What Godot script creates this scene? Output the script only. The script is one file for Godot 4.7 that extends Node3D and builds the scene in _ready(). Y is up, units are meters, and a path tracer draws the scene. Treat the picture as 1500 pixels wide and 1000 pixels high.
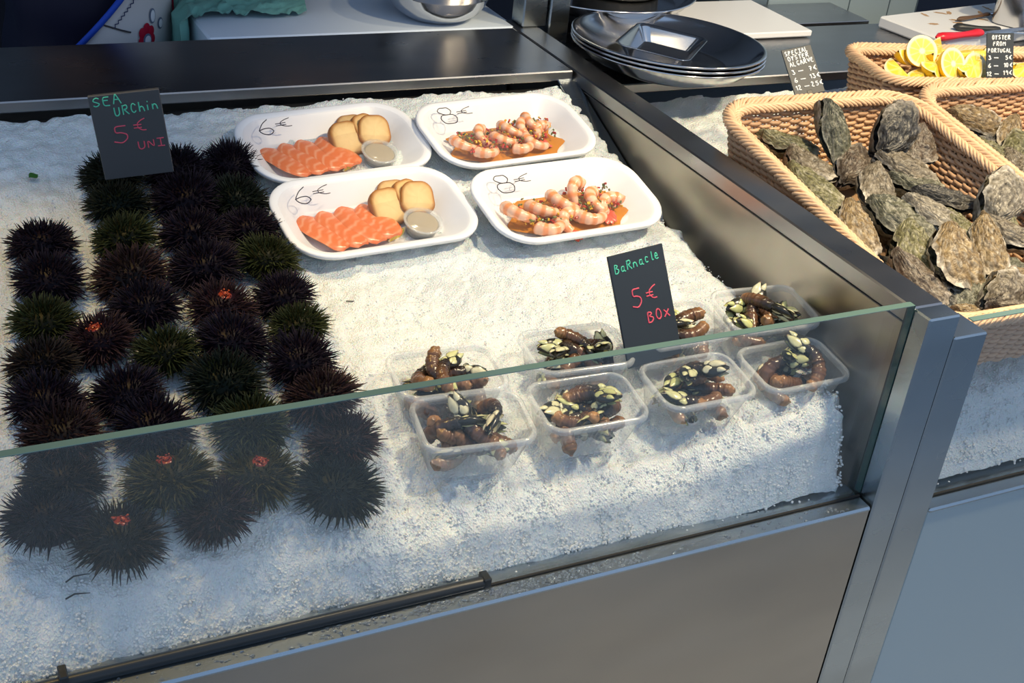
extends Node3D
# A fish counter: crushed ice with sea urchins, trays and punnets of goose barnacles, and a second counter with oysters.
# Metres, y up. Origin: foot of the glass at its right end. The ledge is at y = 0, the pavement at y = -0.67.

var M := {}
var rng := RandomNumberGenerator.new()
var taken := {}

class MB:
	var p := PackedVector3Array()
	var c := PackedColorArray()
	var idx := PackedInt32Array()
	func v(a: Vector3, col := Color.WHITE) -> int:
		p.append(a)
		c.append(col)
		return p.size() - 1
	func t(a: int, b: int, d: int) -> void:
		idx.append(a)
		idx.append(d)
		idx.append(b)
	func q(a: int, b: int, d: int, e: int) -> void:
		t(a, b, d)
		t(a, d, e)
	func tri_out(a: Vector3, b: Vector3, d: Vector3, mid: Vector3, col: Color) -> void:
		if (b - a).cross(d - a).dot((a + b + d) / 3.0 - mid) < 0.0:
			var s := b
			b = d
			d = s
		t(v(a, col), v(b, col), v(d, col))
	# rows of points; the outside is (along a row) x (from row to row)
	func sheet(rows: Array, close_u := false, close_v := false, cols: Array = [], col := Color.WHITE) -> void:
		var first := p.size()
		var w: int = rows[0].size()
		for i in rows.size():
			for j in w:
				v(rows[i][j], cols[i][j] if cols.size() else col)
		for i in (rows.size() if close_v else rows.size() - 1):
			var k := (i + 1) % rows.size()
			for j in (w if close_u else w - 1):
				var l := (j + 1) % w
				q(first + i * w + j, first + i * w + l, first + k * w + l, first + k * w + j)
	func fan(ring: PackedVector3Array, mid: Vector3, up: bool, col := Color.WHITE) -> void:
		var m := v(mid, col)
		var f := p.size()
		for a in ring:
			v(a, col)
		for j in ring.size():
			var l := (j + 1) % ring.size()
			if up:
				t(m, f + j, f + l)
			else:
				t(m, f + l, f + j)
	func tube(path: PackedVector3Array, rad, sides := 6, cols = null, cap := true, squash := 1.0) -> void:
		var n := path.size()
		var T0 := (path[1] - path[0]).normalized()
		var N := T0.cross(Vector3.UP if absf(T0.y) < 0.9 else Vector3.RIGHT).normalized()
		var rows := []
		var cc := []
		for i in n:
			var T := (path[mini(i + 1, n - 1)] - path[maxi(i - 1, 0)]).normalized()
			N = (N - T * N.dot(T)).normalized()
			var B := T.cross(N)
			var r: float = rad if rad is float else rad[i]
			var row := PackedVector3Array()
			var rc := PackedColorArray()
			for j in sides:
				var a := TAU * j / sides
				row.append(path[i] + (N * cos(a) + B * sin(a) * squash) * r)
				rc.append(Color.WHITE if cols == null else (cols if cols is Color else cols[i]))
			rows.append(row)
			cc.append(rc)
		sheet(rows, true, false, cc)
		if cap:
			fan(rows[0], path[0], false, cc[0][0])
			fan(rows[n - 1], path[n - 1], true, cc[n - 1][0])
	func lathe(prof: Array, n := 40, col := Color.WHITE, cols: Array = []) -> void:
		var rows := []
		var cc := []
		for k in prof.size():
			var row := PackedVector3Array()
			var rc := PackedColorArray()
			for j in n:
				var a := TAU * j / n
				row.append(Vector3(prof[k].x * cos(a), prof[k].y, -prof[k].x * sin(a)))
				rc.append(cols[k] if cols.size() else col)
			rows.append(row)
			cc.append(rc)
		sheet(rows, true, false, cc)
	# a box with chamfered edges; shade it flat
	func box(mid: Vector3, size: Vector3, ch := 0.001, b := Basis(), col := Color.WHITE) -> void:
		var h := size / 2.0
		ch = minf(ch, minf(h.x, minf(h.y, h.z)) * 0.8)
		var pt := func(sx: int, sy: int, sz: int, ax: int) -> Vector3:
			var o := Vector3(sx * (h.x - ch), sy * (h.y - ch), sz * (h.z - ch))
			o[ax] += [sx, sy, sz][ax] * ch
			return mid + b * o
		var two := [-1, 1]
		for ax in 3:
			var u := (ax + 1) % 3
			var w := (ax + 2) % 3
			for s in two:
				var k := []
				for e in [[-1, -1], [1, -1], [1, 1], [-1, 1]]:
					var g := [0, 0, 0]
					g[ax] = s
					g[u] = e[0]
					g[w] = e[1]
					k.append(pt.call(g[0], g[1], g[2], ax))
				tri_out(k[0], k[1], k[2], mid, col)
				tri_out(k[0], k[2], k[3], mid, col)
			for s1 in two:
				for s2 in two:
					var k := []
					for e in [[-1, u], [1, u], [1, w], [-1, w]]:
						var g := [0, 0, 0]
						g[ax] = e[0]
						g[u] = s1
						g[w] = s2
						k.append(pt.call(g[0], g[1], g[2], e[1]))
					tri_out(k[0], k[1], k[2], mid, col)
					tri_out(k[0], k[2], k[3], mid, col)
		for sx in two:
			for sy in two:
				for sz in two:
					tri_out(pt.call(sx, sy, sz, 0), pt.call(sx, sy, sz, 1), pt.call(sx, sy, sz, 2), mid, col)
	func bar(x0: float, x1: float, y0: float, y1: float, z0: float, z1: float, ch := 0.001) -> void:
		box(Vector3(x0 + x1, y0 + y1, z0 + z1) / 2.0, Vector3(x1 - x0, y1 - y0, z1 - z0), ch)
	func mesh(mat: Material, flat := false) -> ArrayMesh:
		var a := []
		a.resize(Mesh.ARRAY_MAX)
		var n := PackedVector3Array()
		if flat:
			var P := PackedVector3Array()
			var Cc := PackedColorArray()
			var I := PackedInt32Array()
			for k in range(0, idx.size(), 3):
				var f := (p[idx[k + 2]] - p[idx[k]]).cross(p[idx[k + 1]] - p[idx[k]]).normalized()
				for m in 3:
					P.append(p[idx[k + m]])
					Cc.append(c[idx[k + m]])
					n.append(f)
					I.append(k + m)
			p = P
			c = Cc
			idx = I
		else:
			n.resize(p.size())
			for k in range(0, idx.size(), 3):
				var f := (p[idx[k + 2]] - p[idx[k]]).cross(p[idx[k + 1]] - p[idx[k]])
				for m in 3:
					n[idx[k + m]] += f
			for k in n.size():
				n[k] = n[k].normalized() if n[k].length_squared() > 1e-24 else Vector3.UP
		a[Mesh.ARRAY_VERTEX] = p
		a[Mesh.ARRAY_NORMAL] = n
		a[Mesh.ARRAY_COLOR] = c
		a[Mesh.ARRAY_INDEX] = idx
		var me := ArrayMesh.new()
		me.add_surface_from_arrays(Mesh.PRIMITIVE_TRIANGLES, a)
		me.surface_set_material(0, mat)
		return me

# ---------- helpers ----------
func numbered(called: String) -> String:
	var k: int = taken.get(called, 0)
	taken[called] = k + 1
	return called if k == 0 else "%s_%03d" % [called, k]

func put(called: String, me: Mesh, parent: Node3D, at := Transform3D()) -> MeshInstance3D:
	var o := MeshInstance3D.new()
	o.mesh = me
	o.transform = at
	if parent == self:
		o.name = numbered(called)
	else:
		var k := 0
		for ch in parent.get_children():
			if ch.get_meta("base", "") == called:
				k += 1
		o.name = called if k == 0 else "%s_%03d" % [called, k]
		o.set_meta("base", called)
	parent.add_child(o, true)
	return o

func obj(called: String, mb: MB, mat: Material, parent: Node3D = self, flat := false, at := Transform3D()) -> MeshInstance3D:
	return put(called, mb.mesh(mat, flat), parent, at)

func tag(o: Node3D, label: String, category: String, group := "") -> void:
	o.set_meta("label", label)
	o.set_meta("category", category)
	if group:
		o.set_meta("group", group)

func kind(o: Node3D, k: String) -> Node3D:
	o.set_meta("kind", k)
	return o

func thing(called: String, label: String, category: String, at := Transform3D(), group := "") -> Node3D:
	var o := Node3D.new()
	o.name = numbered(called)
	add_child(o, true)
	o.transform = at
	tag(o, label, category, group)
	return o

func copy(o: Node3D, called: String) -> Node3D:
	var r: Node3D = o.duplicate()
	r.name = numbered(called)
	add_child(r, true)
	return r

func xf(at: Vector3, yaw := 0.0, pitch := 0.0, roll := 0.0, s := Vector3.ONE) -> Transform3D:
	return Transform3D(Basis(Vector3.UP, yaw) * Basis(Vector3.RIGHT, pitch) * Basis(Vector3.BACK, roll) * Basis.from_scale(s), at)

func lin(r: float, g: float, b: float) -> Color:      # a linear colour written as the sRGB that materials take
	return Color(r, g, b).linear_to_srgb()

func mat(r: float, g: float, b: float, rough := 0.5, metal := 0.0) -> StandardMaterial3D:
	var m := StandardMaterial3D.new()
	m.albedo_color = lin(r, g, b)
	m.roughness = rough
	m.metallic = metal
	return m

func vmat(rough := 0.5, spec := 0.5) -> StandardMaterial3D:
	var m := mat(1, 1, 1, rough)
	m.vertex_color_use_as_albedo = true
	m.metallic_specular = spec
	return m

func noise_tex(f: float, octaves: int, lo: Color, hi: Color, sd := 1, size := 512, type := FastNoiseLite.TYPE_SIMPLEX_SMOOTH) -> NoiseTexture2D:
	var n := FastNoiseLite.new()
	n.noise_type = type
	n.frequency = f
	n.fractal_octaves = octaves
	n.seed = sd
	var g := Gradient.new()
	g.set_color(0, lo)
	g.set_color(1, hi)
	var t := NoiseTexture2D.new()
	t.width = size
	t.height = size
	t.seamless = true
	t.noise = n
	t.color_ramp = g
	return t

func fnl(f: float, sd: int, type := FastNoiseLite.TYPE_SIMPLEX_SMOOTH, oct := 3) -> FastNoiseLite:
	var n := FastNoiseLite.new()
	n.noise_type = type
	n.frequency = f
	n.seed = sd
	n.fractal_octaves = oct
	return n

# points round a rounded rectangle, anticlockwise from above, evenly spaced when `even` is given
func ring(w: float, d: float, r: float, y: float, per := 7) -> PackedVector3Array:
	var o := PackedVector3Array()
	r = clampf(r, 0.0005, minf(w, d) / 2.0 - 0.0001)
	for k in 4:
		var cx: float = (w / 2.0 - r) * [1, -1, -1, 1][k]
		var cz: float = -(d / 2.0 - r) * [1, 1, -1, -1][k]
		for j in per:
			var a := PI / 2.0 * (k + float(j) / (per - 1))
			o.append(Vector3(cx + r * cos(a), y, cz - r * sin(a)))
	return o

func even(path: PackedVector3Array, n: int) -> PackedVector3Array:
	var cv := Curve3D.new()
	for a in path:
		cv.add_point(a)
	cv.add_point(path[0])
	cv.bake_interval = 0.002
	var L := cv.get_baked_length()
	var o := PackedVector3Array()
	for k in n:
		o.append(cv.sample_baked(L * k / n))
	return o

func shell(mb: MB, prof: Array, w: float, d: float, r: float, per := 7) -> void:   # prof: (inset, y) from the inner middle over the rim to the outer middle
	var rows := []
	for e in prof:
		rows.append(ring(w - 2.0 * e.x, d - 2.0 * e.x, r - e.x * 0.8, e.y, per))
	rows.reverse()
	mb.sheet(rows, true)
	mb.fan(rows[rows.size() - 1], Vector3(0, prof[0].y, 0), true)
	mb.fan(rows[0], Vector3(0, prof[prof.size() - 1].y, 0), false)

# ---------- handwriting: strokes on a 6 x 9 grid, two digits a point ----------
const GLYPH := {
	"S": "58 39 18 06 25 44 53 31 11 02", "E": "58 08 00 50|05 45", "A": "00 29 38 60|14 54", "U": "08 02 10 30 52 58", "R": "00 09|08 49 57 45 15 60", "C": "57 39 18 04 11 30 52",
	"h": "09 00|03 25 44 50", "i": "05 00|08 18", "n": "05 00|03 25 44 50", "N": "00 08 50 58", "I": "08 68|38 30|00 60", "B": "00 09 48 47 15 54 52 30 00", "a": "45 15 02 10 41 46 40 60",
	"c": "45 16 03 10 41", "l": "19 10 31", "e": "03 43 36 16 02 20 51", "O": "39 18 04 11 30 52 56 48 39", "x": "06 50|56 00", "5": "58 18 15 35 54 52 30 01", "6": "49 27 03 11 30 52 44 24 03",
	"8": "39 19 07 25 45 57 49 39|35 15 03 10 50 63 55 35", "€": "69 48 26 23 41 61|05 45|03 43", "3": "08 48 25 44 52 30 01", "7": "08 58 20|14 44", "1": "06 29 20", "2": "07 29 47 35 00 50", "9": "57 39 17 25 46 58 50",
	"0": "29 07 02 20 42 47 29", "-": "04 94", "P": "00 09 48 47 35 04", "L": "09 00 50", "Y": "09 24 20|24 59", "T": "08 68|38 30", "G": "58 29 05 11 40 53 33", "V": "09 30 69", "F": "00 08 58|05 45", "M": "00 09 34 69 60",
}

func smooth_line(a: PackedVector2Array, times := 2) -> PackedVector2Array:
	for k in times:
		var o := PackedVector2Array([a[0]])
		for i in a.size() - 1:
			o.append(a[i].lerp(a[i + 1], 0.2))
			o.append(a[i].lerp(a[i + 1], 0.8))
		o.append(a[a.size() - 1])
		a = o
	return a

# writes on the plane (ux, uy) from `at`; h is the height of a capital
func write(mb: MB, text: String, at: Vector3, ux: Vector3, uy: Vector3, h: float, rad: float, wide := 0.62, gap := 0.3, rise := 0.0, col := Color.WHITE) -> void:
	var x := 0.0
	for ch in text:
		if ch == " ":
			x += h * 0.4
			continue
		var k := h / 9.0
		var kx := k * wide * 1.5
		for s in GLYPH[ch].split("|"):
			var a := PackedVector2Array()
			for e in s.split(" "):
				a.append(Vector2(float(e[0]) * kx + x, float(e[1]) * k + x * rise))
			a = smooth_line(a, 2 if a.size() > 2 else 1)
			var path := PackedVector3Array()
			for e in a:
				path.append(at + ux * e.x + uy * e.y)
			mb.tube(path, rad, 5, col)
		x += kx * (2.0 if ch in "il1" else 5.5 if ch != "-" else 9.5) + h * gap

# ---------- the two beds of ice ----------
func prof(a: Array, z: float) -> float:
	for i in a.size() - 1:
		if z <= a[i + 1].x:
			var f := clampf((z - a[i].x) / (a[i + 1].x - a[i].x), 0.0, 1.0)
			return lerpf(a[i].y, a[i + 1].y, f)
	return a[a.size() - 1].y

var PA := [Vector2(-.9, .21), Vector2(-.70, .205), Vector2(-.6, .183), Vector2(-.5, .157), Vector2(-.37, .134), Vector2(-.26, .122), Vector2(-.18, .104), Vector2(-.12, .078), Vector2(-.06, .045), Vector2(-.03, .014), Vector2(-.012, -.006)]
var PR := [Vector2(-.26, .122), Vector2(-.18, .104), Vector2(-.13, .088), Vector2(-.085, .086), Vector2(-.05, .075), Vector2(-.03, .05), Vector2(-.018, .02), Vector2(-.008, -.006)]
var PB := [Vector2(-.8, .2), Vector2(-.7, .172), Vector2(-.5, .148), Vector2(-.3, .118), Vector2(-.1, .082), Vector2(-.055, .06), Vector2(-.02, .0), Vector2(-.006, -.03)]

func ice_a(x: float, z: float) -> float:
	var y := prof(PA, z)
	if z > -.26 and x > -.24:
		y = lerpf(y, prof(PR, z), smoothstep(-.24, -.07, x))
	if x > -.10 and z > -.2:
		y += .024 * smoothstep(-.1, -.02, x) * smoothstep(-.2, -.06, z) * smoothstep(-.012, -.04, z)
	return y

func _ready() -> void:
	rng.seed = 7
	# ---- camera
	var cam := Camera3D.new()
	cam.name = "camera"
	cam.transform = Transform3D(Basis(Vector3(.8971, .1013, .4300), Vector3(.1384, .8599, -.4913), Vector3(-.4196, .5002, .7574)).orthonormalized(), Vector3(-.8842, .7840, .7880))
	cam.fov = 30.24
	cam.near = 0.02
	cam.far = 80.0
	add_child(cam)
	cam.current = true
	# ---- sky and exposure
	var env := Environment.new()
	env.background_mode = Environment.BG_SKY
	var sm := ProceduralSkyMaterial.new()
	sm.sky_top_color = Color(.50, .60, .73)
	sm.sky_horizon_color = Color(.70, .75, .81)
	sm.sky_curve = .2
	sm.ground_bottom_color = Color(.35, .34, .33)
	sm.ground_horizon_color = Color(.6, .62, .64)
	sm.sky_energy_multiplier = 1.0
	var sky := Sky.new()
	sky.sky_material = sm
	env.sky = sky
	env.tonemap_mode = Environment.TONE_MAPPER_LINEAR
	env.tonemap_exposure = 1.45
	env.sdfgi_enabled = true
	env.ssao_enabled = true
	env.ssil_enabled = true
	var we := WorldEnvironment.new()
	we.name = "world"
	we.environment = env
	add_child(we)
	# ---- lamps under the stall roof
	materials()
	lamp(Vector3(-.90, 1.25, -.53), Vector3(-.84, .1, -.07), 0.43, Color(1.0, .84, .50), 26.5)
	lamp(Vector3(-.30, 1.25, -.55), Vector3(-.27, .1, -.08), .35, Color(1.0, .92, .76), 27.5)
	lamp(Vector3(.30, 1.30, .16), Vector3(.34, .1, -.20), 1.35, Color(1.0, .91, .74), 40.0)
	lamp(Vector3(.92, 1.30, -.12), Vector3(.68, .2, -.45), .8, Color(1.0, .90, .72), 38.0)

	setting()
	counters()
	ice()
	back_things()
	vendor()
	urchins()
	trays()
	punnets()
	signs()
	oysters()
	lemons()

func lamp(at: Vector3, to: Vector3, energy: float, col: Color, cone: float) -> void:
	var d := (to - at).normalized()
	var side := d.cross(Vector3.FORWARD).normalized()
	var t := thing("ceiling_lamp", "round black spot lamp hanging over %s" % ("the oyster baskets" if at.x > .6 else "the left half of the oyster counter" if at.x > 0 else "the trays" if at.x > -.6 else "the sea urchins"), "lamp", Transform3D(Basis(side, -d, side.cross(-d)).orthonormalized(), at))
	var h := MB.new()
	h.lathe([Vector2(0, .16), Vector2(.03, .158), Vector2(.045, .14), Vector2(.052, .02), Vector2(.055, 0), Vector2(.05, 0), Vector2(.046, .02), Vector2(0, .03)], 24)
	obj("housing", h, M.black, t)
	var g := MB.new()
	g.lathe([Vector2(0, .008), Vector2(.044, .008), Vector2(.045, .01), Vector2(0, .012)], 24)
	var gm := mat(.8, .8, .8)
	gm.emission_enabled = true
	gm.emission = col
	gm.emission_energy_multiplier = 6.0
	obj("bulb", g, gm, t)
	var l := SpotLight3D.new()
	l.name = "lamp_light"
	l.light_color = col
	l.light_energy = energy
	l.spot_angle = cone
	l.spot_angle_attenuation = .35
	l.spot_range = 6.0
	l.spot_attenuation = 2.0
	l.light_size = .04
	l.shadow_enabled = true
	t.add_child(l)
	l.transform = Transform3D(Basis(Vector3.RIGHT, -PI / 2), Vector3(0, -.004, 0))

func materials() -> void:
	var streak := noise_tex(.012, 3, Color(.75, .75, .75), Color(1, 1, 1), 3)
	var blot := noise_tex(.006, 3, Color(.93, .925, .92), Color(1, 1, 1), 5)
	for e in [["steel", .43, .49, .53, .30], ["steel_dark", .36, .36, .37, .34], ["steel_warm", .44, .41, .365, .36], ["steel_bright", .62, .62, .62, .22]]:
		var m := mat(e[1], e[2], e[3], e[4], 1.0)
		m.roughness_texture = streak
		m.albedo_texture = blot
		m.uv1_triplanar = true
		m.uv1_world_triplanar = true
		m.uv1_scale = Vector3(.9, 2.2, 2.2)
		M[e[0]] = m
	M.pan = mat(.60, .60, .61, .14, 1.0)
	M.black = mat(.012, .013, .014, .45)
	M.rubber = mat(.015, .017, .018, .35)
	M.gap = mat(.01, .01, .01, .8)
	M.blue_panel = mat(.33, .42, .47, .36, .25)
	M.glass_end = mat(.03, .075, .068, .12)
	M.glass_edge = mat(.13, .215, .19, .12)
	M.glass_edge.metallic_specular = .6
	var g := mat(1, 1, 1, .02)
	g.transparency = BaseMaterial3D.TRANSPARENCY_ALPHA
	g.albedo_color = Color(.85, .95, .92, .015)
	M.glass = g
	var pl := mat(1, 1, 1, .12)
	pl.transparency = BaseMaterial3D.TRANSPARENCY_ALPHA
	pl.albedo_color = Color(.93, .95, .95, .14)
	M.clear = pl
	var pr: StandardMaterial3D = pl.duplicate()
	pr.albedo_color = Color(.93, .95, .95, .27)
	M.clear_rim = pr
	var fi: StandardMaterial3D = pl.duplicate()
	fi.albedo_color = Color(1, 1, 1, .02)
	fi.roughness = .06
	M.film = fi
	var im := vmat(.32, .45)
	im.subsurf_scatter_enabled = true
	im.subsurf_scatter_strength = .2
	im.heightmap_enabled = true
	im.heightmap_texture = noise_tex(.10, 2, Color(0, 0, 0), Color(1, 1, 1), 11, 512, FastNoiseLite.TYPE_CELLULAR)
	im.heightmap_scale = .2
	im.uv1_triplanar = true
	im.uv1_world_triplanar = true
	im.uv1_scale = Vector3.ONE * 9.0
	M.ice = im
	var ch := mat(.90, .94, .97, .08)
	ch.refraction_enabled = true
	ch.refraction_scale = .031
	ch.albedo_color = Color(.95, .98, 1, .35)
	M.ice_clear = ch
	M.ice_chip = mat(.75, .79, .80, .4)
	M.foam = mat(.80, .81, .84, .38)
	M.rind = mat(.80, .53, .015, .35)
	M.ink = mat(.012, .012, .03, .5)
	M.slate = mat(.060, .064, .070, .5)
	M.slate_dark = mat(.016, .024, .034, .5)
	M.green_chalk = mat(.10, .62, .40, .8)
	M.red_chalk = mat(.72, .09, .14, .8)
	M.white_chalk = mat(.75, .78, .80, .8)
	M.white_board = mat(.72, .74, .77, .35)
	M.blue_white = mat(.60, .69, .80, .35)
	var w := vmat(.42, .4)
	M.v42 = w
	M.v25 = vmat(.25, .5)
	M.v60 = vmat(.6, .35)
	M.spine = vmat(.42, .22)
	var wi := vmat(.42, .45)
	M.wicker = wi
	var sh := vmat(.42, .5)
	sh.heightmap_enabled = true
	sh.heightmap_texture = noise_tex(.03, 5, Color(0, 0, 0), Color(1, 1, 1), 21)
	sh.heightmap_scale = .10
	sh.detail_enabled = true
	sh.detail_blend_mode = BaseMaterial3D.BLEND_MODE_MUL
	sh.detail_albedo = noise_tex(.02, 5, Color(.5, .48, .44), Color(1.0, 1.0, 1.0), 23)
	sh.uv1_triplanar = true
	sh.uv1_scale = Vector3.ONE * 14.0
	sh.uv2_triplanar = true
	sh.uv2_scale = Vector3.ONE * 22.0
	M.shell = sh

# ---------- the setting ----------
func setting() -> void:
	var f := MB.new()
	f.bar(-7, 8, -.77, -.67, -3.4, 9, .0)
	var fm := mat(.50, .53, .55, .7)
	fm.albedo_texture = noise_tex(.02, 4, Color(.82, .79, .76), Color(1, 1, 1), 31)
	fm.uv1_triplanar = true
	fm.uv1_world_triplanar = true
	kind(obj("floor", f, fm, self, true), "structure")
	var w := MB.new()
	w.bar(-3, 3.6, -.67, 2.35, -3.1, -3.0, .0)
	var wb := kind(obj("wall_back", w, mat(.17, .20, .24, .7), self, true), "structure")
	w = MB.new()
	w.bar(-2.99, 3.59, -.67, .62, -3.0, -2.96, .004)
	obj("dark_panel", w, mat(.010, .013, .026, .7), wb, true)
	var r := MB.new()
	r.bar(-3, 3.6, 2.25, 2.35, -3.0, -.55, .0)
	kind(obj("ceiling", r, mat(.34, .37, .42, .6), self, true), "structure")
	# the panelled partition behind the oyster counter
	var wp := kind(Node3D.new(), "structure")
	wp.name = "wall_partition"
	add_child(wp)
	var core := MB.new()
	core.bar(.50, .98, -.67, .75, -1.16, -1.09, .001)
	obj("core", core, mat(.06, .09, .12, .5), wp, true)
	var px := [.52, .603, .797, .897, .968]
	for k in 4:
		var b := MB.new()
		b.bar(px[k] + .0014, px[k + 1] - .0014, .0, .75, -1.09, -1.08, .0015)
		obj("panel", b, M.blue_panel if k else mat(.13, .18, .23, .4, .3), wp, true)

# ---------- the two counters ----------
func counters() -> void:
	var a := thing("display_counter", "long stainless steel display counter with glass front holding urchins, trays and punnets", "counter")
	var b := MB.new()
	b.bar(-1.5, -.0022, -.60, -.0035, .004, .0205, .0008)
	obj("front_panel", b, M.steel_warm, a, true)
	b = MB.new()
	b.bar(-1.5, -.0022, -.006, 0, -.032, .0225, .0022)
	b.bar(-1.5, -.0022, -.10, -.005, -.034, -.031, .001)
	obj("ledge", b, M.steel, a, true)
	b = MB.new()
	var seal := PackedVector3Array()
	for k in 40:
		seal.append(Vector3(lerpf(-1.45, -.445, k / 39.0), .0035, -.0015))
	b.tube(seal, .0058, 10)
	obj("seal", b, M.rubber, a)
	b = MB.new()
	b.bar(-.445, -.003, 0, .0022, .0005, .0032, .0005)
	obj("thin_seal", b, M.gap, a, true)
	b = MB.new()
	b.bar(-.449, -.441, -.001, .010, -.010, .004, .001)
	obj("seal_end", b, M.rubber, a, true)
	b = MB.new()
	b.bar(-.823, -.816, -.001, .018, -.008, .008, .001)
	obj("seal_clip", b, M.rubber, a, true)
	b = MB.new()
	b.bar(-1.45, -.0012, .002, .2318, -.0085, -.0004, .0008)
	obj("glass", b, M.glass, a, true)
	b = MB.new()
	b.bar(-1.45, -.0012, .2318, .2328, -.0085, -.0004, .0003)
	obj("glass_edge", b, M.glass_edge, a, true)
	b = MB.new()
	b.bar(-.0012, -.0004, .002, .2326, -.0085, -.0004, .0002)
	obj("glass_edge", b, M.glass_end, a, true)
	# partition between the counters: cap, end post, lining
	b = MB.new()
	b.bar(0, .041, .208, .228, -.955, -.0035, .0018)
	obj("cap", b, M.steel_dark, a, true)
	b = MB.new()
	b.bar(.0, .0405, -.60, .228, -.003, .022, .0018)
	obj("end_post", b, M.steel, a, true)
	b = MB.new()
	b.bar(.003, .038, -.60, .2055, -.955, -.0035, .0008)
	obj("lining", b, M.steel_warm, a, true)
	b = MB.new()
	b.bar(.0055, .04, .2052, .2085, -.95, -.004, .0003)
	obj("joint", b, M.gap, a, true)
	b = MB.new()
	b.bar(-.0002, .0026, .002, .226, -.012, -.0088, .0006)
	obj("end_seal", b, M.rubber, a, true)
	# sloping floor of the well and its raised side strip
	b = MB.new()
	var ang := atan(.37)
	b.box(Vector3(-.75, .0935 - .018, -.385), Vector3(1.5, .006, .72), .001, Basis(Vector3.RIGHT, ang))
	obj("well_floor", b, M.steel_dark, a, true)
	b = MB.new()
	b.box(Vector3(-.013, .0915, -.385), Vector3(.028, .004, .72), .001, Basis(Vector3.RIGHT, ang))
	obj("side_strip", b, M.steel, a, true)
	# service shelf along the back
	b = MB.new()
	b.bar(-1.5, -.0032, .2135, .228, -.9165, -.7165, .0016)
	obj("service_shelf", b, M.steel_dark, a, true)
	b = MB.new()
	b.bar(-1.5, .0, -.6, .2, -.93, -.92, .001)
	obj("back_panel", b, M.steel_dark, a, true)
	b = MB.new()
	b.bar(.012, .053, .2282, 1.9, -.954, -.914, .002)
	obj("upright", b, M.steel, a, true)
	for x in [-1.4, -.03]:
		for z in [-.86, -.03]:
			b = MB.new()
			b.bar(x - .02, x + .02, -.67, -.595, z - .02, z + .02, .002)
			obj("foot", b, M.black, a, true)

	var d := thing("display_counter", "stainless steel counter with blue-grey front panel holding the oyster and lemon baskets", "counter")
	b = MB.new()
	b.bar(.0415, .0868, -.60, .201, -.022, .0222, .0018)
	obj("end_post", b, M.steel, d, true)
	b = MB.new()
	b.bar(.0882, 1.7, -.60, -.0295, .004, .0205, .0008)
	obj("front_panel", b, M.blue_panel, d, true)
	b = MB.new()
	b.bar(.0882, 1.7, -.032, -.026, -.032, .0225, .0022)
	obj("ledge", b, M.steel, d, true)
	b = MB.new()
	b.bar(.0882, 1.7, -.026, -.0235, .0005, .0035, .0005)
	obj("thin_seal", b, M.gap, d, true)
	b = MB.new()
	b.bar(.0872, 1.7, -.024, .2005, -.0085, -.0004, .0008)
	obj("glass", b, M.glass, d, true)
	b = MB.new()
	b.bar(.0872, 1.7, .2005, .2018, -.0085, -.0004, .0003)
	obj("glass_edge", b, M.glass_edge, d, true)
	b = MB.new()
	b.box(Vector3(.87, .03, -.385), Vector3(1.66, .006, .70), .001, Basis(Vector3.RIGHT, ang * .75))
	obj("well_floor", b, M.steel_dark, d, true)
	b = MB.new()
	b.bar(.0425, 1.7, .187, .202, -.9425, -.718, .0016)
	obj("service_shelf", b, M.steel_dark, d, true)
	b = MB.new()
	b.bar(.0425, 1.7, -.6, .187, -.94, -.93, .001)
	obj("back_panel", b, M.steel_dark, d, true)
	b = MB.new()
	b.bar(.055, .0895, .202, 1.9, -.9425, -.908, .002)
	obj("upright", b, M.steel, d, true)
	for x in [.09, 1.6]:
		for z in [-.86, -.03]:
			b = MB.new()
			b.bar(x - .02, x + .02, -.67, -.595, z - .02, z + .02, .002)
			obj("foot", b, M.black, d, true)
	# water beads on the ledge and the cap
	var dm := MB.new()
	dm.lathe([Vector2(1, 0), Vector2(.9, .3), Vector2(.6, .55), Vector2(.25, .66), Vector2(0, .68)], 8)
	var wet := mat(1, 1, 1, .03)
	wet.refraction_enabled = true
	wet.refraction_scale = .033
	wet.albedo_color = Color(1, 1, 1, .02)
	var mm := MultiMesh.new()
	mm.transform_format = MultiMesh.TRANSFORM_3D
	mm.mesh = dm.mesh(wet)
	mm.instance_count = 620
	for k in 620:
		var x := -.62 + .42 * (rng.randf() + rng.randf()) / 2.0
		if k > 420:
			x = rng.randf_range(-.9, -.03)
		var z := rng.randf_range(.006, .019)
		var s := rng.randf_range(.0006, .0019)
		mm.set_instance_transform(k, Transform3D(Basis.from_scale(Vector3(s * rng.randf_range(.8, 1.7), s, s)), Vector3(x, 0.0001, z)))
	var mi := MultiMeshInstance3D.new()
	mi.name = "water_beads"
	mi.multimesh = mm
	add_child(mi)
	tag(kind(mi, "stuff"), "water beads along the steel ledge below the glass", "water")

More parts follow.
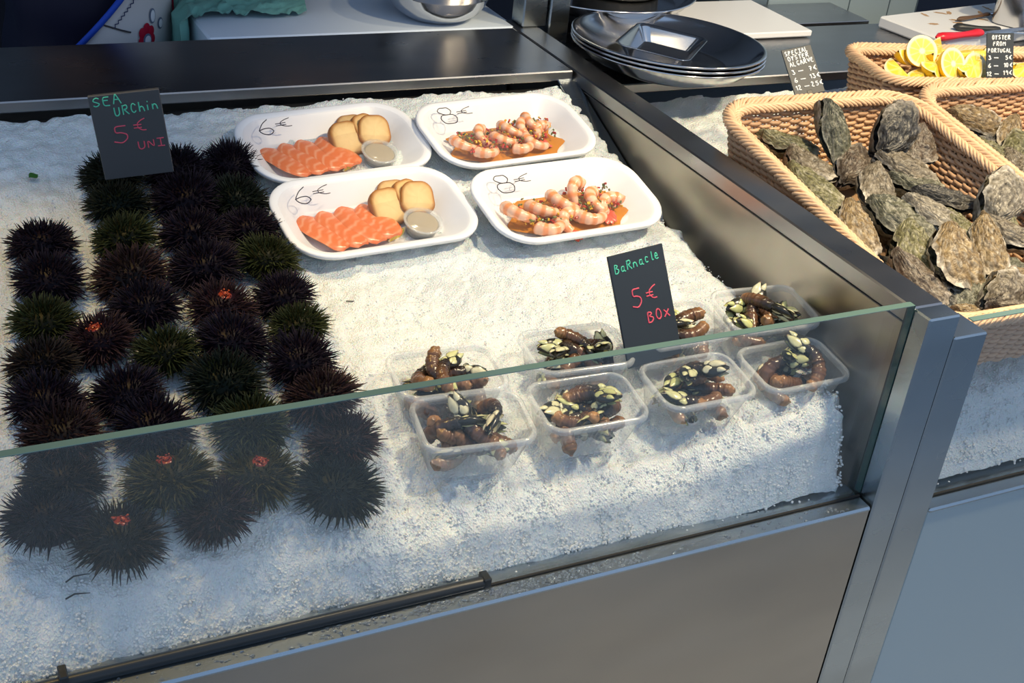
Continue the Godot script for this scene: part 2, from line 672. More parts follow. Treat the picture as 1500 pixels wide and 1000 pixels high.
# ---------- ice ----------
func ice_bed(called: String, label: String, fx0: float, fx1: float, z0: float, z1: float, step: float, f: Callable, rag: float) -> void:
	var cell := fnl(95.0, 5, FastNoiseLite.TYPE_CELLULAR, 1)
	cell.cellular_return_type = FastNoiseLite.RETURN_CELL_VALUE
	var mid := fnl(34.0, 6)
	var big := fnl(9.0, 8, FastNoiseLite.TYPE_SIMPLEX_SMOOTH, 2)
	var nx := int((fx1 - fx0) / step)
	var nz := int((z1 - z0) / step)
	var rows := []
	var cols := []
	for i in nz + 1:
		var z := lerpf(z1, z0, float(i) / nz)
		var row := PackedVector3Array()
		var rc := PackedColorArray()
		var edge := fx1 - rag * (.5 + .5 * mid.get_noise_2d(7.7, z * 1.2)) - rag * .4 * big.get_noise_2d(3.1, z)
		var lip := clampf((z1 - z) / .02, 0.0, 1.0)
		for j in nx + 1:
			var x := lerpf(fx0, edge, float(j) / nx)
			var e := clampf((edge - x) / .014, 0.0, 1.0)
			var y: float = f.call(x, z)
			var rough := lerpf(.5, 1.0, lip)
			y += (cell.get_noise_2d(x, z) * .0015 + mid.get_noise_2d(x, z) * .0022) * rough * (1.0 + .5 * smoothstep(-.14, -.04, z)) + big.get_noise_2d(x, z) * .005 * lip
			y -= (1.0 - sqrt(1.0 - pow(1.0 - e, 2.0))) * .05
			row.append(Vector3(x + cell.get_noise_2d(z, x) * .0012, y, z + cell.get_noise_2d(x + 5.0, z) * .0012))
			var t := .5 + .5 * mid.get_noise_2d(x + 3.0, z)
			rc.append(Color(.66, .72, .73).lerp(Color(.78, .81, .81), t))
		rows.append(row)
		cols.append(rc)
	var mb := MB.new()
	mb.sheet(rows, false, false, cols)
	var bed := obj(called, mb, M.ice)
	tag(kind(bed, "stuff"), label, "ice")
	# loose chips lying on it
	for clear in 1:
		var chip := MB.new()
		for k in 2:
			chip.box(Vector3(rng.randf_range(-.2, .2), 0, rng.randf_range(-.2, .2)), Vector3(1.3, .8, .9) * rng.randf_range(.7, 1.0), .25, Basis.from_euler(Vector3(rng.randf(), rng.randf(), rng.randf()) * 2.0))
		var mm := MultiMesh.new()
		mm.transform_format = MultiMesh.TRANSFORM_3D
		mm.mesh = chip.mesh(M.ice_clear if clear else M.ice_chip, true)
		var n := int((fx1 - fx0) * (z1 - z0) * (900 if clear else 24000))
		mm.instance_count = n + 900
		for k in 900:      # crumbs down the broken right edge and along the foot
			var z := lerpf(z1 - .002, z0 * .35, pow(rng.randf(), 1.5))
			var x := fx1 - rag * rng.randf_range(.62, 1.15)
			var y: float = f.call(x, z) - pow(rng.randf(), 1.3) * minf(.07, f.call(x, z) * .8)
			if k % 3 == 0:
				x = rng.randf_range(fx0, fx1 - rag)
				z = z1 - rng.randf_range(-.004, .012)
				y = f.call(x, z) + rng.randf_range(0, .006)
			mm.set_instance_transform(n + k, Transform3D(Basis.from_euler(Vector3(rng.randf(), rng.randf(), rng.randf()) * TAU).scaled(Vector3.ONE * rng.randf_range(.0014, .0042)), Vector3(x, y, z)))
		for k in n:
			var x := rng.randf_range(fx0, fx1 - rag * .9)
			var z := lerpf(z0, z1 - .004, pow(rng.randf(), .7))
			if clear or k % 4 == 0:
				z = z1 - .004 - (.045 if clear else .11) * rng.randf() * rng.randf()
			var s := rng.randf_range(.0007, .0021) * (1.0 + .8 * smoothstep(-.12, -.03, z))
			mm.set_instance_transform(k, Transform3D(Basis.from_euler(Vector3(rng.randf(), rng.randf(), rng.randf()) * TAU).scaled(Vector3.ONE * s), Vector3(x, f.call(x, z) + big.get_noise_2d(x, z) * .005 + .0004, z)))
		var mi := MultiMeshInstance3D.new()
		mi.name = "ice_chips"
		mi.multimesh = mm
		bed.add_child(mi, true)
		kind(mi, "stuff")

func ice() -> void:
	ice_bed("crushed_ice", "bed of crushed ice under the urchins, trays and punnets", -1.12, -.001, -.712, -.012, .0032, ice_a, .026)
	ice_bed("crushed_ice", "bed of crushed ice under the oyster baskets behind the right glass", .0425, 1.0, -.714, -.012, .0042, func(x, z): return prof(PB, z), .01)

# ---------- sea urchins ----------
const ORD := ["first", "second", "third", "fourth", "fifth", "sixth", "seventh", "eighth", "ninth", "tenth", "eleventh"]

func make_urchin(sd: int, base: Color, tip: Color, mouth: bool) -> Node3D:
	var r := RandomNumberGenerator.new()
	r.seed = sd
	var o := Node3D.new()
	var body := MB.new()
	body.lathe([Vector2(0, -.021), Vector2(.014, -.0205), Vector2(.023, -.014), Vector2(.0262, -.003), Vector2(.0245, .007), Vector2(.018, .0135), Vector2(.009, .0165), Vector2(0, .017)], 22, base * .7)
	obj("test", body, M.spine, o)
	var clump := []
	for k in 40:
		clump.append(Vector3(r.randfn(), r.randfn(), r.randfn()).normalized())
	var n := 520
	var mb := MB.new()
	for k in n:
		var y := 1.0 - 1.62 * (k + .5) / n
		var a := k * 2.399963 + r.randf_range(-.1, .1)
		var d := Vector3(sqrt(1 - y * y) * cos(a), y, sqrt(1 - y * y) * sin(a))
		if mouth and y > .93:
			continue
		var root := Vector3(d.x * .0255, d.y * .017, d.z * .0255)
		var near: Vector3 = clump[0]
		for e in clump:
			if e.dot(d) > near.dot(d):
				near = e
		var out := Vector3(d.x, d.y * 1.15 - .05, d.z).normalized()
		out = (out + near * .34 + Vector3(r.randfn(), r.randfn(), r.randfn()) * .24).normalized()
		var L := r.randf_range(.008, .0175) * (1.1 - .34 * maxf(0, y)) * (1.12 if r.randf() < .15 else 1.0)
		var w := r.randf_range(.0007, .00118)
		var bend := Vector3(r.randfn(), r.randfn(), r.randfn()) * .0008
		var tone := r.randf_range(.55, 1.35) * (1.0 - .35 * smoothstep(.7, 1.0, y))
		var path := PackedVector3Array([root, root + out * L * .5 + bend, root + out * L])
		mb.tube(path, PackedFloat32Array([w, w * .85, w * .22]), 4, [base * tone, base.lerp(tip, .5) * tone, tip * tone], false)
	kind(obj("spines", mb, M.spine, o), "stuff")
	if mouth:
		var m := MB.new()
		m.lathe([Vector2(.0075, .0150), Vector2(.0068, .0168), Vector2(.0045, .0176), Vector2(.002, .0170), Vector2(0, .0168)], 14, Color(.26, .035, .012))
		for k in 22:
			var a := r.randf() * TAU
			var q := r.randf() * .008
			m.box(Vector3(q * cos(a), .0185, q * sin(a)), Vector3(.0018, .0016, .0018), .0004, Basis.from_euler(Vector3(r.randf(), r.randf(), r.randf()) * 3.0), Color(.50, .085, .02).lerp(Color(.16, .02, .012), r.randf()))
		obj("mouth", m, M.v25, o)
	return o

func urchins() -> void:
	# x, z, width across the spines, kind of colour; each line is one row of urchins, from the back to the glass
	var rows := [
		[[-.759, -.461, .071, 0], [-.761, -.401, .072, 0], [-.775, -.336, .066, 1], [-.786, -.272, .068, 2], [-.791, -.218, .074, 0], [-.786, -.176, .076, 3], [-.791, -.139, .070, 2], [-.810, -.108, .077, 0], [-.757, -.080, .078, 7]],
		[[-.666, -.567, .075, 4], [-.671, -.517, .071, 4], [-.676, -.458, .070, 1], [-.684, -.391, .080, 3], [-.680, -.337, .075, 0], [-.731, -.295, .068, 5], [-.676, -.264, .066, 1], [-.722, -.216, .070, 0], [-.708, -.171, .076, 0], [-.706, -.120, .080, 6], [-.674, -.088, .072, 3]],
		[[-.595, -.568, .074, 0], [-.597, -.512, .082, 0], [-.604, -.448, .080, 0], [-.608, -.390, .080, 0], [-.607, -.320, .072, 5], [-.612, -.263, .075, 0], [-.633, -.210, .078, 4], [-.623, -.158, .076, 1], [-.629, -.111, .072, 6]],
		[[-.532, -.572, .068, 0], [-.540, -.506, .073, 4], [-.543, -.451, .069, 0], [-.539, -.394, .073, 1], [-.541, -.328, .067, 0], [-.542, -.275, .064, 1], [-.554, -.224, .072, 0], [-.551, -.174, .075, 3], [-.544, -.128, .071, 3], [-.562, -.086, .082, 4]],
	]
	var looks := [
		["blackish purple", Color(.012, .009, .013), Color(.026, .019, .028), false, 3],
		["dark olive green", Color(.018, .022, .008), Color(.050, .058, .024), false, 2],
		["dark brown", Color(.015, .011, .010), Color(.042, .033, .028), false, 1],
		["reddish brown", Color(.022, .012, .012), Color(.058, .034, .032), false, 2],
		["greenish black", Color(.010, .013, .009), Color(.026, .030, .022), false, 2],
		["red-brown orange-mouthed", Color(.020, .010, .012), Color(.056, .032, .034), true, 1],
		["yellowish olive", Color(.034, .029, .008), Color(.100, .088, .032), true, 1],
		["brown red-mouthed", Color(.014, .012, .010), Color(.052, .044, .038), true, 1],
	]
	var names := ["outermost left row", "second row from the left", "third row from the left", "row next to the trays"]
	var protos := {}
	var used := {}
	for i in rows.size():
		for j in rows[i].size():
			var e: Array = rows[i][j]
			var lk: Array = looks[e[3]]
			var n: int = used.get(e[3], 0)
			used[e[3]] = n + 1
			var key := "%d_%d" % [e[3], n % int(lk[4])]
			var o: Node3D
			if not protos.has(key):
				o = make_urchin(100 + e[3] * 10 + n, lk[1], lk[2], lk[3])
				o.name = numbered("sea_urchin")
				add_child(o, true)
				protos[key] = o
			else:
				o = copy(protos[key], "sea_urchin")
			var s: float = e[2] / .0735
			var y := ice_a(e[0], e[1]) + .0175 * s
			o.transform = xf(Vector3(e[0], y, e[1]), rng.randf() * TAU, .22 + rng.randf_range(-.1, .1), rng.randf_range(-.1, .1), Vector3.ONE * s)
			tag(o, "%s sea urchin, %s from the back in the %s" % [lk[0], ORD[j], names[i]], "sea urchin", "sea urchins in rows on the ice")

# ---------- foam trays with salmon and prawns ----------
func make_tray() -> Node3D:
	var o := Node3D.new()
	var mb := MB.new()
	shell(mb, [Vector2(.040, -.0245), Vector2(.036, -.0242), Vector2(.033, -.0225), Vector2(.012, -.0035), Vector2(.0085, -.0006), Vector2(.004, .0006), Vector2(.001, .0002), Vector2(0, -.0018), Vector2(.0008, -.0048), Vector2(.0045, -.0055), Vector2(.0075, -.0065), Vector2(.028, -.0255), Vector2(.031, -.0275), Vector2(.036, -.028)], .234, .140, .047, 9)
	obj("tray", mb, M.foam, o)
	var f := MB.new()
	var rr := []
	for k in 5:
		var s := 1.0 - k / 4.0
		rr.append(ring(.222 * s + .001, .128 * s + .001, .042 * s, -.0012 - .0022 * (1 - s * s), 9))
	f.sheet(rr, true)
	obj("film", f, M.film, o)
	return o

func slice(mb: MB, r: RandomNumberGenerator, w: float, L: float, th: float, col0: Color, col1: Color) -> void:
	var rows := []
	var cols := []
	var ph := r.randf() * 9.0
	for i in 22:
		var t := i / 21.0
		var row := PackedVector3Array()
		var rc := PackedColorArray()
		var ww := w * (.82 + .18 * sin(PI * clampf(t * .9 + .05, 0, 1))) * (1.0 - .5 * pow(absf(t * 2 - 1), 9.0))
		for j in 30:
			var a := TAU * j / 30
			var cx := signf(cos(a)) * pow(absf(cos(a)), .6)
			var x := cx * ww * .5 + .0012 * sin(t * 9.0 + ph)
			var drape := -.0028 * cx * cx + .0005 * sin(t * 5.0 + ph + cx * 1.5) + .0015 * sin(PI * t)
			row.append(Vector3(x, sin(a) * th * .5 + drape, (t - .5) * L))
			var st := sin((t * 9.5 + absf(cx) * 1.4 * signf(cx + .1) + .35 * sin(cx * 5.0 + ph)) * TAU * .55)
			rc.append(col0.lerp(col1, smoothstep(.55, .95, st) * .75))
		rows.append(row)
		cols.append(rc)
	mb.sheet(rows, true, false, cols)
	mb.fan(rows[0], Vector3(0, 0, -L / 2), false, col0)
	mb.fan(rows[21], Vector3(0, .0, L / 2), true, col0)

func make_toast(sd: int) -> Node3D:
	var r := RandomNumberGenerator.new()
	r.seed = sd
	var o := Node3D.new()
	var n := fnl(120.0, sd)
	var mb := MB.new()
	var rows := []
	var cols := []
	for e in [Vector2(.02, -.0038), Vector2(.002, -.0042), Vector2(0, -.0026), Vector2(0, .0026), Vector2(.0012, .0042), Vector2(.004, .0046), Vector2(.008, .0044), Vector2(.0125, .0042), Vector2(.0185, .0043)]:
		var row := PackedVector3Array()
		var rc := PackedColorArray()
		for a in ring(.038 - 2 * e.x, .038 - 2 * e.x, .013 - e.x * .5, e.y, 8):
			a.x *= 1.0 + .10 * a.z / .02
			a.y += n.get_noise_2d(a.x, a.z) * .0005
			row.append(a)
			var t := .5 + .5 * n.get_noise_2d(a.x * 1.5 + 1.0, a.z * 1.5)
			rc.append(Color(.32, .12, .03).lerp(Color(.45, .20, .06), t) if e.x < .0018 else Color(.62, .36, .13).lerp(Color(.80, .57, .27), clampf(e.x / .010 + t * .5 - .25, 0, 1)))
		rows.append(row)
		cols.append(rc)
	mb.sheet(rows, true, false, cols)
	mb.fan(rows[0], Vector3(0, -.0038, 0), false, Color(.7, .45, .2))
	mb.fan(rows[8], Vector3(0, .0043, 0), true, Color(.80, .57, .27))
	obj("crumb", mb, M.v60, o)
	return o

func make_cup() -> Node3D:
	var o := Node3D.new()
	var mb := MB.new()
	mb.lathe([Vector2(0, 0), Vector2(.0165, 0), Vector2(.0172, .001), Vector2(.0205, .016), Vector2(.0225, .0162), Vector2(.0225, .0172), Vector2(.0198, .0172), Vector2(.0165, .0015), Vector2(0, .0012)], 36)
	obj("cup", mb, M.clear_rim, o)
	var s := MB.new()
	s.lathe([Vector2(0, .0016), Vector2(.0162, .0018), Vector2(.0192, .0145), Vector2(.017, .0152), Vector2(0, .0150)], 32)
	obj("sauce", s, mat(.42, .33, .20, .35), o)
	var d := MB.new()
	d.lathe([Vector2(0, .0003), Vector2(.0168, .0004), Vector2(.0186, .0078), Vector2(.0166, .0018), Vector2(0, .0018)], 32)
	obj("dark_layer", d, mat(.035, .04, .025, .3), o)
	var l := MB.new()
	l.lathe([Vector2(.0222, .0160), Vector2(.0236, .0164), Vector2(.0236, .0182), Vector2(.0212, .0188), Vector2(.0195, .0178), Vector2(.0185, .0196), Vector2(.012, .0202), Vector2(0, .0204)], 36)
	obj("lid", l, M.clear, o)
	return o

func make_prawn(sd: int) -> Node3D:
	var r := RandomNumberGenerator.new()
	r.seed = sd
	var o := Node3D.new()
	var mb := MB.new()
	var path := PackedVector3Array()
	var rad := PackedFloat32Array()
	var cols := []
	var open := r.randf_range(2.7, 3.6)
	var R := r.randf_range(.0115, .0135)
	for k in 36:
		var t := k / 35.0
		var a := .4 + open * t
		var q := R * (1.0 + .35 * t)
		path.append(Vector3(q * cos(a), .0015 * sin(t * 3.0), -q * sin(a)))
		rad.append((.0082 - .0032 * t) * (1.0 + .045 * sin(t * TAU * 6.0)) * (sqrt(clampf(t / .06, .1, 1.0))))
		cols.append(Color(.78, .48, .33).lerp(Color(.74, .24, .08), smoothstep(-.3, .8, sin(t * TAU * 4.5 + .6)) * .85))
	mb.tube(path, rad, 12, cols, true, .92)
	obj("body", mb, M.v25, o)
	var e := path[35]
	var dir := (path[35] - path[32]).normalized()
	for k in 3:
		var f := MB.new()
		var d := dir.rotated(Vector3.UP, (k - 1) * .5)
		f.tube(PackedVector3Array([e - d * .001, e + d * .004, e + d * .009, e + d * .0125, e + d * .014]), PackedFloat32Array([.0018, .0034, .0040, .0026, .0005]), 8, Color(.60, .09, .05), true, .35)
		obj("tail_fin", f, M.v25, o)
	return o

func trays() -> void:
	var at := [xf(Vector3(-.398, .2035, -.590), .105, .25), xf(Vector3(-.168, .2055, -.583), .095, .25), xf(Vector3(-.397, .176, -.447), .075, .25), xf(Vector3(-.160, .178, -.423), .063, .25)]
	var where := ["the back salmon tray", "the back prawn tray", "the front salmon tray", "the front prawn tray"]
	var price := ["6", "8", "6", "8"]
	var proto := make_tray()
	var tl := ["white foam tray of salmon marked 6 euro, under the service shelf", "white foam tray of prawns marked 8 euro, beside the steel partition at the back", "white foam tray of salmon marked 6 euro, nearest the urchins", "white foam tray of prawns marked 8 euro, above the barnacle sign"]
	for k in 4:
		var o: Node3D
		if k == 0:
			o = proto
			o.name = numbered("foam_tray")
			add_child(o, true)
		else:
			o = copy(proto, "foam_tray")
		o.transform = at[k]
		tag(o, tl[k], "food tray", "white foam trays on the ice")
	for k in 4:
		var o: Node3D = get_node("foam_tray" if k == 0 else "foam_tray_%03d" % k)
		var mb := MB.new()
		var slope := Vector3(0, .25, -1).normalized() if k % 2 == 0 else Vector3(0, .2, -1).normalized()
		if price[k] == "6":
			write(mb, "6", Vector3(-.086, .0002, -.024), Vector3.RIGHT, slope, .024, .0006, .95, .35)
			write(mb, "€", Vector3(-.062, .0012, -.033), Vector3(1, 0, -.08).normalized(), slope, .014, .0005, 1.45)
		else:
			write(mb, "8", Vector3(-.083, .0002, -.022), Vector3.RIGHT, slope, .027, .0006, .9, .35)
			write(mb, "€", Vector3(-.055, .0012, -.034), Vector3(1, 0, -.08).normalized(), slope, .013, .0005, 1.7)
		obj("marker_price", mb, M.ink, o)
	# salmon slices, toasts, a lidded cup and lemon in the two salmon trays
	var toast := [make_toast(4), make_toast(5)]
	var first_toast := true
	for k in [0, 2]:
		var r := RandomNumberGenerator.new()
		r.seed = 40 + k
		var pos := ["leftmost", "second from the left", "second from the cup", "next to the toasts"]
		for j in 4:
			var mb := MB.new()
			slice(mb, r, .038, .074 if j != 3 else .066, .0035, Color(.78, .19, .055), Color(.86, .42, .24))
			var o := obj("salmon_slice", mb, M.v25)
			o.transform = at[k] * xf(Vector3(-.064 + .0225 * j, -.0170 + .0012 * j, .007 - .001 * j), .42 - .04 * j + r.randf_range(-.04, .04), -.10 + .01 * j, -.10)
			tag(o, "orange salmon slice with pale lines, %s in %s" % [pos[j], where[k]], "salmon slice", "salmon slices in the trays")
		var tt := [[Vector3(.022, -.0105, -.012), .12, .55, .0, "leaning at the left"], [Vector3(.040, -.012, -.034), -.1, .25, .1, "at the back"], [Vector3(.053, -.0075, -.024), .3, .5, -.1, "resting on another"], [Vector3(.058, -.0025, -.012), -.2, .6, .05, "right behind the cup"]]
		for j in tt.size():
			var o: Node3D
			var e: Array = tt[j]
			if first_toast and j < 2:
				o = toast[j]
				o.name = numbered("toast")
				add_child(o, true)
			else:
				o = copy(toast[j % 2], "toast")
			o.transform = at[k] * xf(e[0], e[1], e[2], e[3], Vector3.ONE * (1.06 if j else 1.2))
			tag(o, "golden toast slice %s in %s" % [e[4], where[k]], "toast", "toasts in the salmon trays")
		first_toast = false
	for k in [0, 2]:
		var c := make_cup()
		c.name = numbered("sauce_cup")
		add_child(c, true)
		c.transform = at[k] * xf(Vector3(.051, -.0245, .022), .4, .04)
		tag(c, "small clear lidded cup of beige sauce in %s" % where[k], "sauce cup", "sauce cups in the salmon trays")
		var w := make_lemon(0, 60 + k)
		w.name = numbered("lemon_wedge")
		add_child(w, true)
		w.transform = at[k] * xf(Vector3(.018 if k else .012, -.0185, .026), .5, .3, .2, Vector3(.42, .42, .42))
		tag(w, "tiny lemon wedge beside the salmon in %s" % where[k], "lemon wedge", "lemon wedges in the salmon trays")
	# prawns
	var protos := []
	for k in 4:
		protos.append(make_prawn(70 + k))
	var spots := {
		3: [[-.068, .002, 2.2, .5, "at the far left"], [-.036, .000, 2.5, .45, "second from the left in the upper line"], [-.002, -.006, 2.0, .5, "in the middle of the upper line"], [.026, -.014, .6, .9, "standing with its tail up"], [.050, .002, 1.2, .3, "at the right under red pepper"], [.020, .020, 2.8, .2, "in the lower middle"], [-.044, .028, 3.0, .2, "at the front left corner"], [-.004, .032, .2, .2, "at the front edge"], [.064, .018, .1, .2, "at the far right"]],
		1: [[-.066, .006, 2.2, .4, "at the far left"], [-.046, .024, 2.9, .3, "at the front left corner"], [-.030, -.002, 1.0, .5, "behind the left ones"], [-.008, .006, 2.4, .4, "left of the middle"], [.012, -.010, 2.1, .5, "at the back middle"], [.006, .024, 3.2, .3, "at the front middle"], [.036, -.006, .9, .5, "at the back right"], [.050, -.016, 1.6, .6, "rearmost on the right"], [.060, .006, .4, .3, "at the far right"], [.034, .018, 2.0, .3, "right of the middle"]],
	}
	var cnt := 0
	for k in [3, 1]:
		var r := RandomNumberGenerator.new()
		r.seed = 80 + k
		var s := MB.new()
		var edge_line := PackedVector3Array()
		for a in ring(.158, .070, .030, -.0215, 9):
			edge_line.append(a * Vector3(1.0 + .10 * sin(a.z * 170.0), 1, 1.0 + .14 * sin(a.x * 130.0)))
		s.fan(edge_line, Vector3(0, -.0190, .002), true, Color(.52, .20, .02))
		var so := obj("oil_sauce", s, M.v25, self, false, at[k] * xf(Vector3(0, .0008, .006)))
		tag(kind(so, "stuff"), "orange oily dressing pooled in %s" % where[k], "sauce")
		for e in spots[k]:
			var o: Node3D
			if cnt < 4:
				o = protos[cnt]
				o.name = numbered("prawn")
				add_child(o, true)
			else:
				o = copy(protos[cnt % 4], "prawn")
			cnt += 1
			o.transform = at[k] * xf(Vector3(e[0], -.0135 + .005 * e[3], e[1]), e[2], e[3] * .9, 0, Vector3.ONE * (1.12 if k == 3 else .95))
			tag(o, "striped prawn %s in %s" % [e[4], where[k]], "prawn", "prawns in the trays")
		var g := MB.new()
		for i in 300:
			var x := r.randf_range(-.07, .07)
			var z := r.randf_range(-.014, .030) - .010 * float(x > .01)
			var c: Color = [Color(.42, .03, .02), Color(.50, .05, .03), Color(.12, .16, .03), Color(.16, .17, .06), Color(.70, .42, .02)][i % 5]
			g.box(Vector3(x, -.0135 + r.randf() * .009, z), Vector3(r.randf_range(.002, .0055), r.randf_range(.0012, .0024), r.randf_range(.0015, .0042)), .0004, Basis.from_euler(Vector3(r.randf(), r.randf(), r.randf()) * 3.0), c)
		var go := obj("chopped_garnish", g, M.v25, self, true, at[k])
		tag(kind(go, "stuff"), "chopped red pepper and herbs over the prawns in %s" % where[k], "garnish")

# ---------- lemons ----------
func make_lemon(type: int, sd: int) -> Node3D:      # 0 wedge, 1 half, 2 chunk with its rind up
	var r := RandomNumberGenerator.new()
	r.seed = sd
	var o := Node3D.new()
	var L := .036
	var R := .026
	if type == 1:
		var h := MB.new()
		h.lathe([Vector2(0, -.031), Vector2(.005, -.0305), Vector2(.012, -.027), Vector2(.0205, -.018), Vector2(.0248, -.008), Vector2(.0262, 0)], 30)
		obj("rind", h, M.rind, o)
		var d := MB.new()
		var dr := []
		var dc := []
		for i in 9:
			var k := 1.0 - i / 8.0
			var row := PackedVector3Array()
			var rc := PackedColorArray()
			for j in 60:
				var a := TAU * j / 60
				row.append(Vector3(.0261 * k * cos(a), .0006 * (1 - k), -.0261 * k * sin(a)))
				var seg := absf(sin(a * 4.5))
				rc.append(Color(.90, .84, .52) if k > .82 or k < .13 else Color(.82, .62, .10).lerp(Color(.88, .76, .32), smoothstep(.34, .12, seg)))
			dr.append(row)
			dc.append(rc)
		d.sheet(dr, true, false, dc)
		obj("flesh", d, M.v25, o)
		return o
	var arc: float = [1.15, PI, 2.0][type]
	var rind := MB.new()
	var rows := []
	for i in 17:
		var t := i / 16.0
		var row := PackedVector3Array()
		for j in 15:
			var a := -arc / 2 + arc * j / 14.0
			var q := R * pow(sin(PI * clampf(t, .015, .985)), .62)
			row.append(Vector3((t - .5) * 2.0 * L * (1.0 if type != 1 else .95), -q * cos(a), q * sin(a)))
		rows.append(row)
	rind.sheet(rows, false)
	obj("rind", rind, M.rind, o)
	for s in [-1, 1]:
		var f := MB.new()
		var fr := []
		var fc := []
		for i in 17:
			var t := i / 16.0
			var row := PackedVector3Array()
			var rc := PackedColorArray()
			var q := R * pow(sin(PI * clampf(t, .015, .985)), .62)
			var a: float = s * arc / 2
			for j in 9:
				var k := j / 8.0
				row.append(Vector3((t - .5) * 2.0 * L * .985, -q * cos(a) * k, q * sin(a) * k))
				var seg := absf(sin((atan2((t - .5) * 2.0, k * .9 + .02)) * 4.0))
				var rimness := maxf(k, absf(t - .5) * 2.0)
				var col := Color(.84, .62, .07).lerp(Color(.88, .74, .25), smoothstep(.25, .08, seg))
				rc.append(col.lerp(Color(.90, .85, .55), smoothstep(.80, .90, rimness)))
			if s > 0:
				row.reverse()
				rc.reverse()
			fr.append(row)
			fc.append(rc)
		f.sheet(fr, false, false, fc)
		obj("flesh", f, M.v25, o)
	return o

func lemons() -> void:
	basket("the lemon basket", "small oblong pale wicker basket of lemon pieces behind the oysters", .345, .142, .085, .012, .030, xf(Vector3(.600, .252, -.572), -.20, .02, .0), 21)
	var list := [[.497, .252, -.640, 0, .3, .2, "at the left end, rind up"], [.500, .256, -.618, 1, -.2, 1.0, "at the left end, cut face showing"], [.530, .256, -.622, 0, .7, .4, "standing upright left of the tall wedge"], [.551, .258, -.632, 0, 1.0, .5, "tallest of the pile"], [.532, .247, -.582, 1, -.1, 1.05, "cut face at the front rim left of the chunk"], [.566, .250, -.609, 0, .1, .3, "flat in the middle behind the front rim"], [.592, .254, -.618, 2, -.1, .4, "rind up at the back of the middle"], [.564, .246, -.572, 2, .5, .5, "small chunk at the front rim"], [.610, .252, -.596, 0, .2, .4, "left of the portugal sign, lying low"], [.632, .257, -.596, 2, -.2, .4, "right beside the portugal sign, broad rind"], [.598, .246, -.555, 1, -.1, 1.0, "large cut face left of the portugal sign"], [.690, .248, -.545, 2, .1, .4, "right of the portugal sign"], [.672, .25, -.58, 0, 1.5, .3, "behind the portugal sign"], [.54, .238, -.6, 2, .5, .3, "deep in the middle of the pile"], [.62, .236, -.57, 2, 1.5, .3, "low under the sign"], [.512, .244, -.592, 2, .8, .5, "at the left front of the heap"], [.580, .246, -.585, 0, .4, .5, "between the two big cut faces"], [.665, .246, -.585, 1, .2, 1.0, "cut face behind the sign"], [.720, .246, -.56, 0, .6, .4, "at the right edge of the picture"], [.490, .232, -.592, 2, .5, .3, "low at the left front corner"], [.520, .230, -.588, 0, 1.2, .4, "low at the front, left of the big cut face"], [.462, .234, -.612, 2, 1.4, .3, "low against the left end"]]
	for k in list.size():
		var e: Array = list[k]
		var o := make_lemon(e[3], 200 + k)
		o.name = numbered("lemon_piece")
		add_child(o, true)
		o.transform = xf(Vector3(e[0] + (.014 if e[0] < .59 else -.004), e[1] + (.020 if e[0] < .59 else .012), e[2] + (.030 if e[0] < .575 else .004)), e[4], e[5], .15 if k % 2 else -.1, Vector3.ONE * .92)
		tag(o, "%s in the lemon basket, %s" % [["lemon wedge", "lemon half", "lemon chunk"][e[3]], e[6]], "lemon", "lemon pieces in the basket")

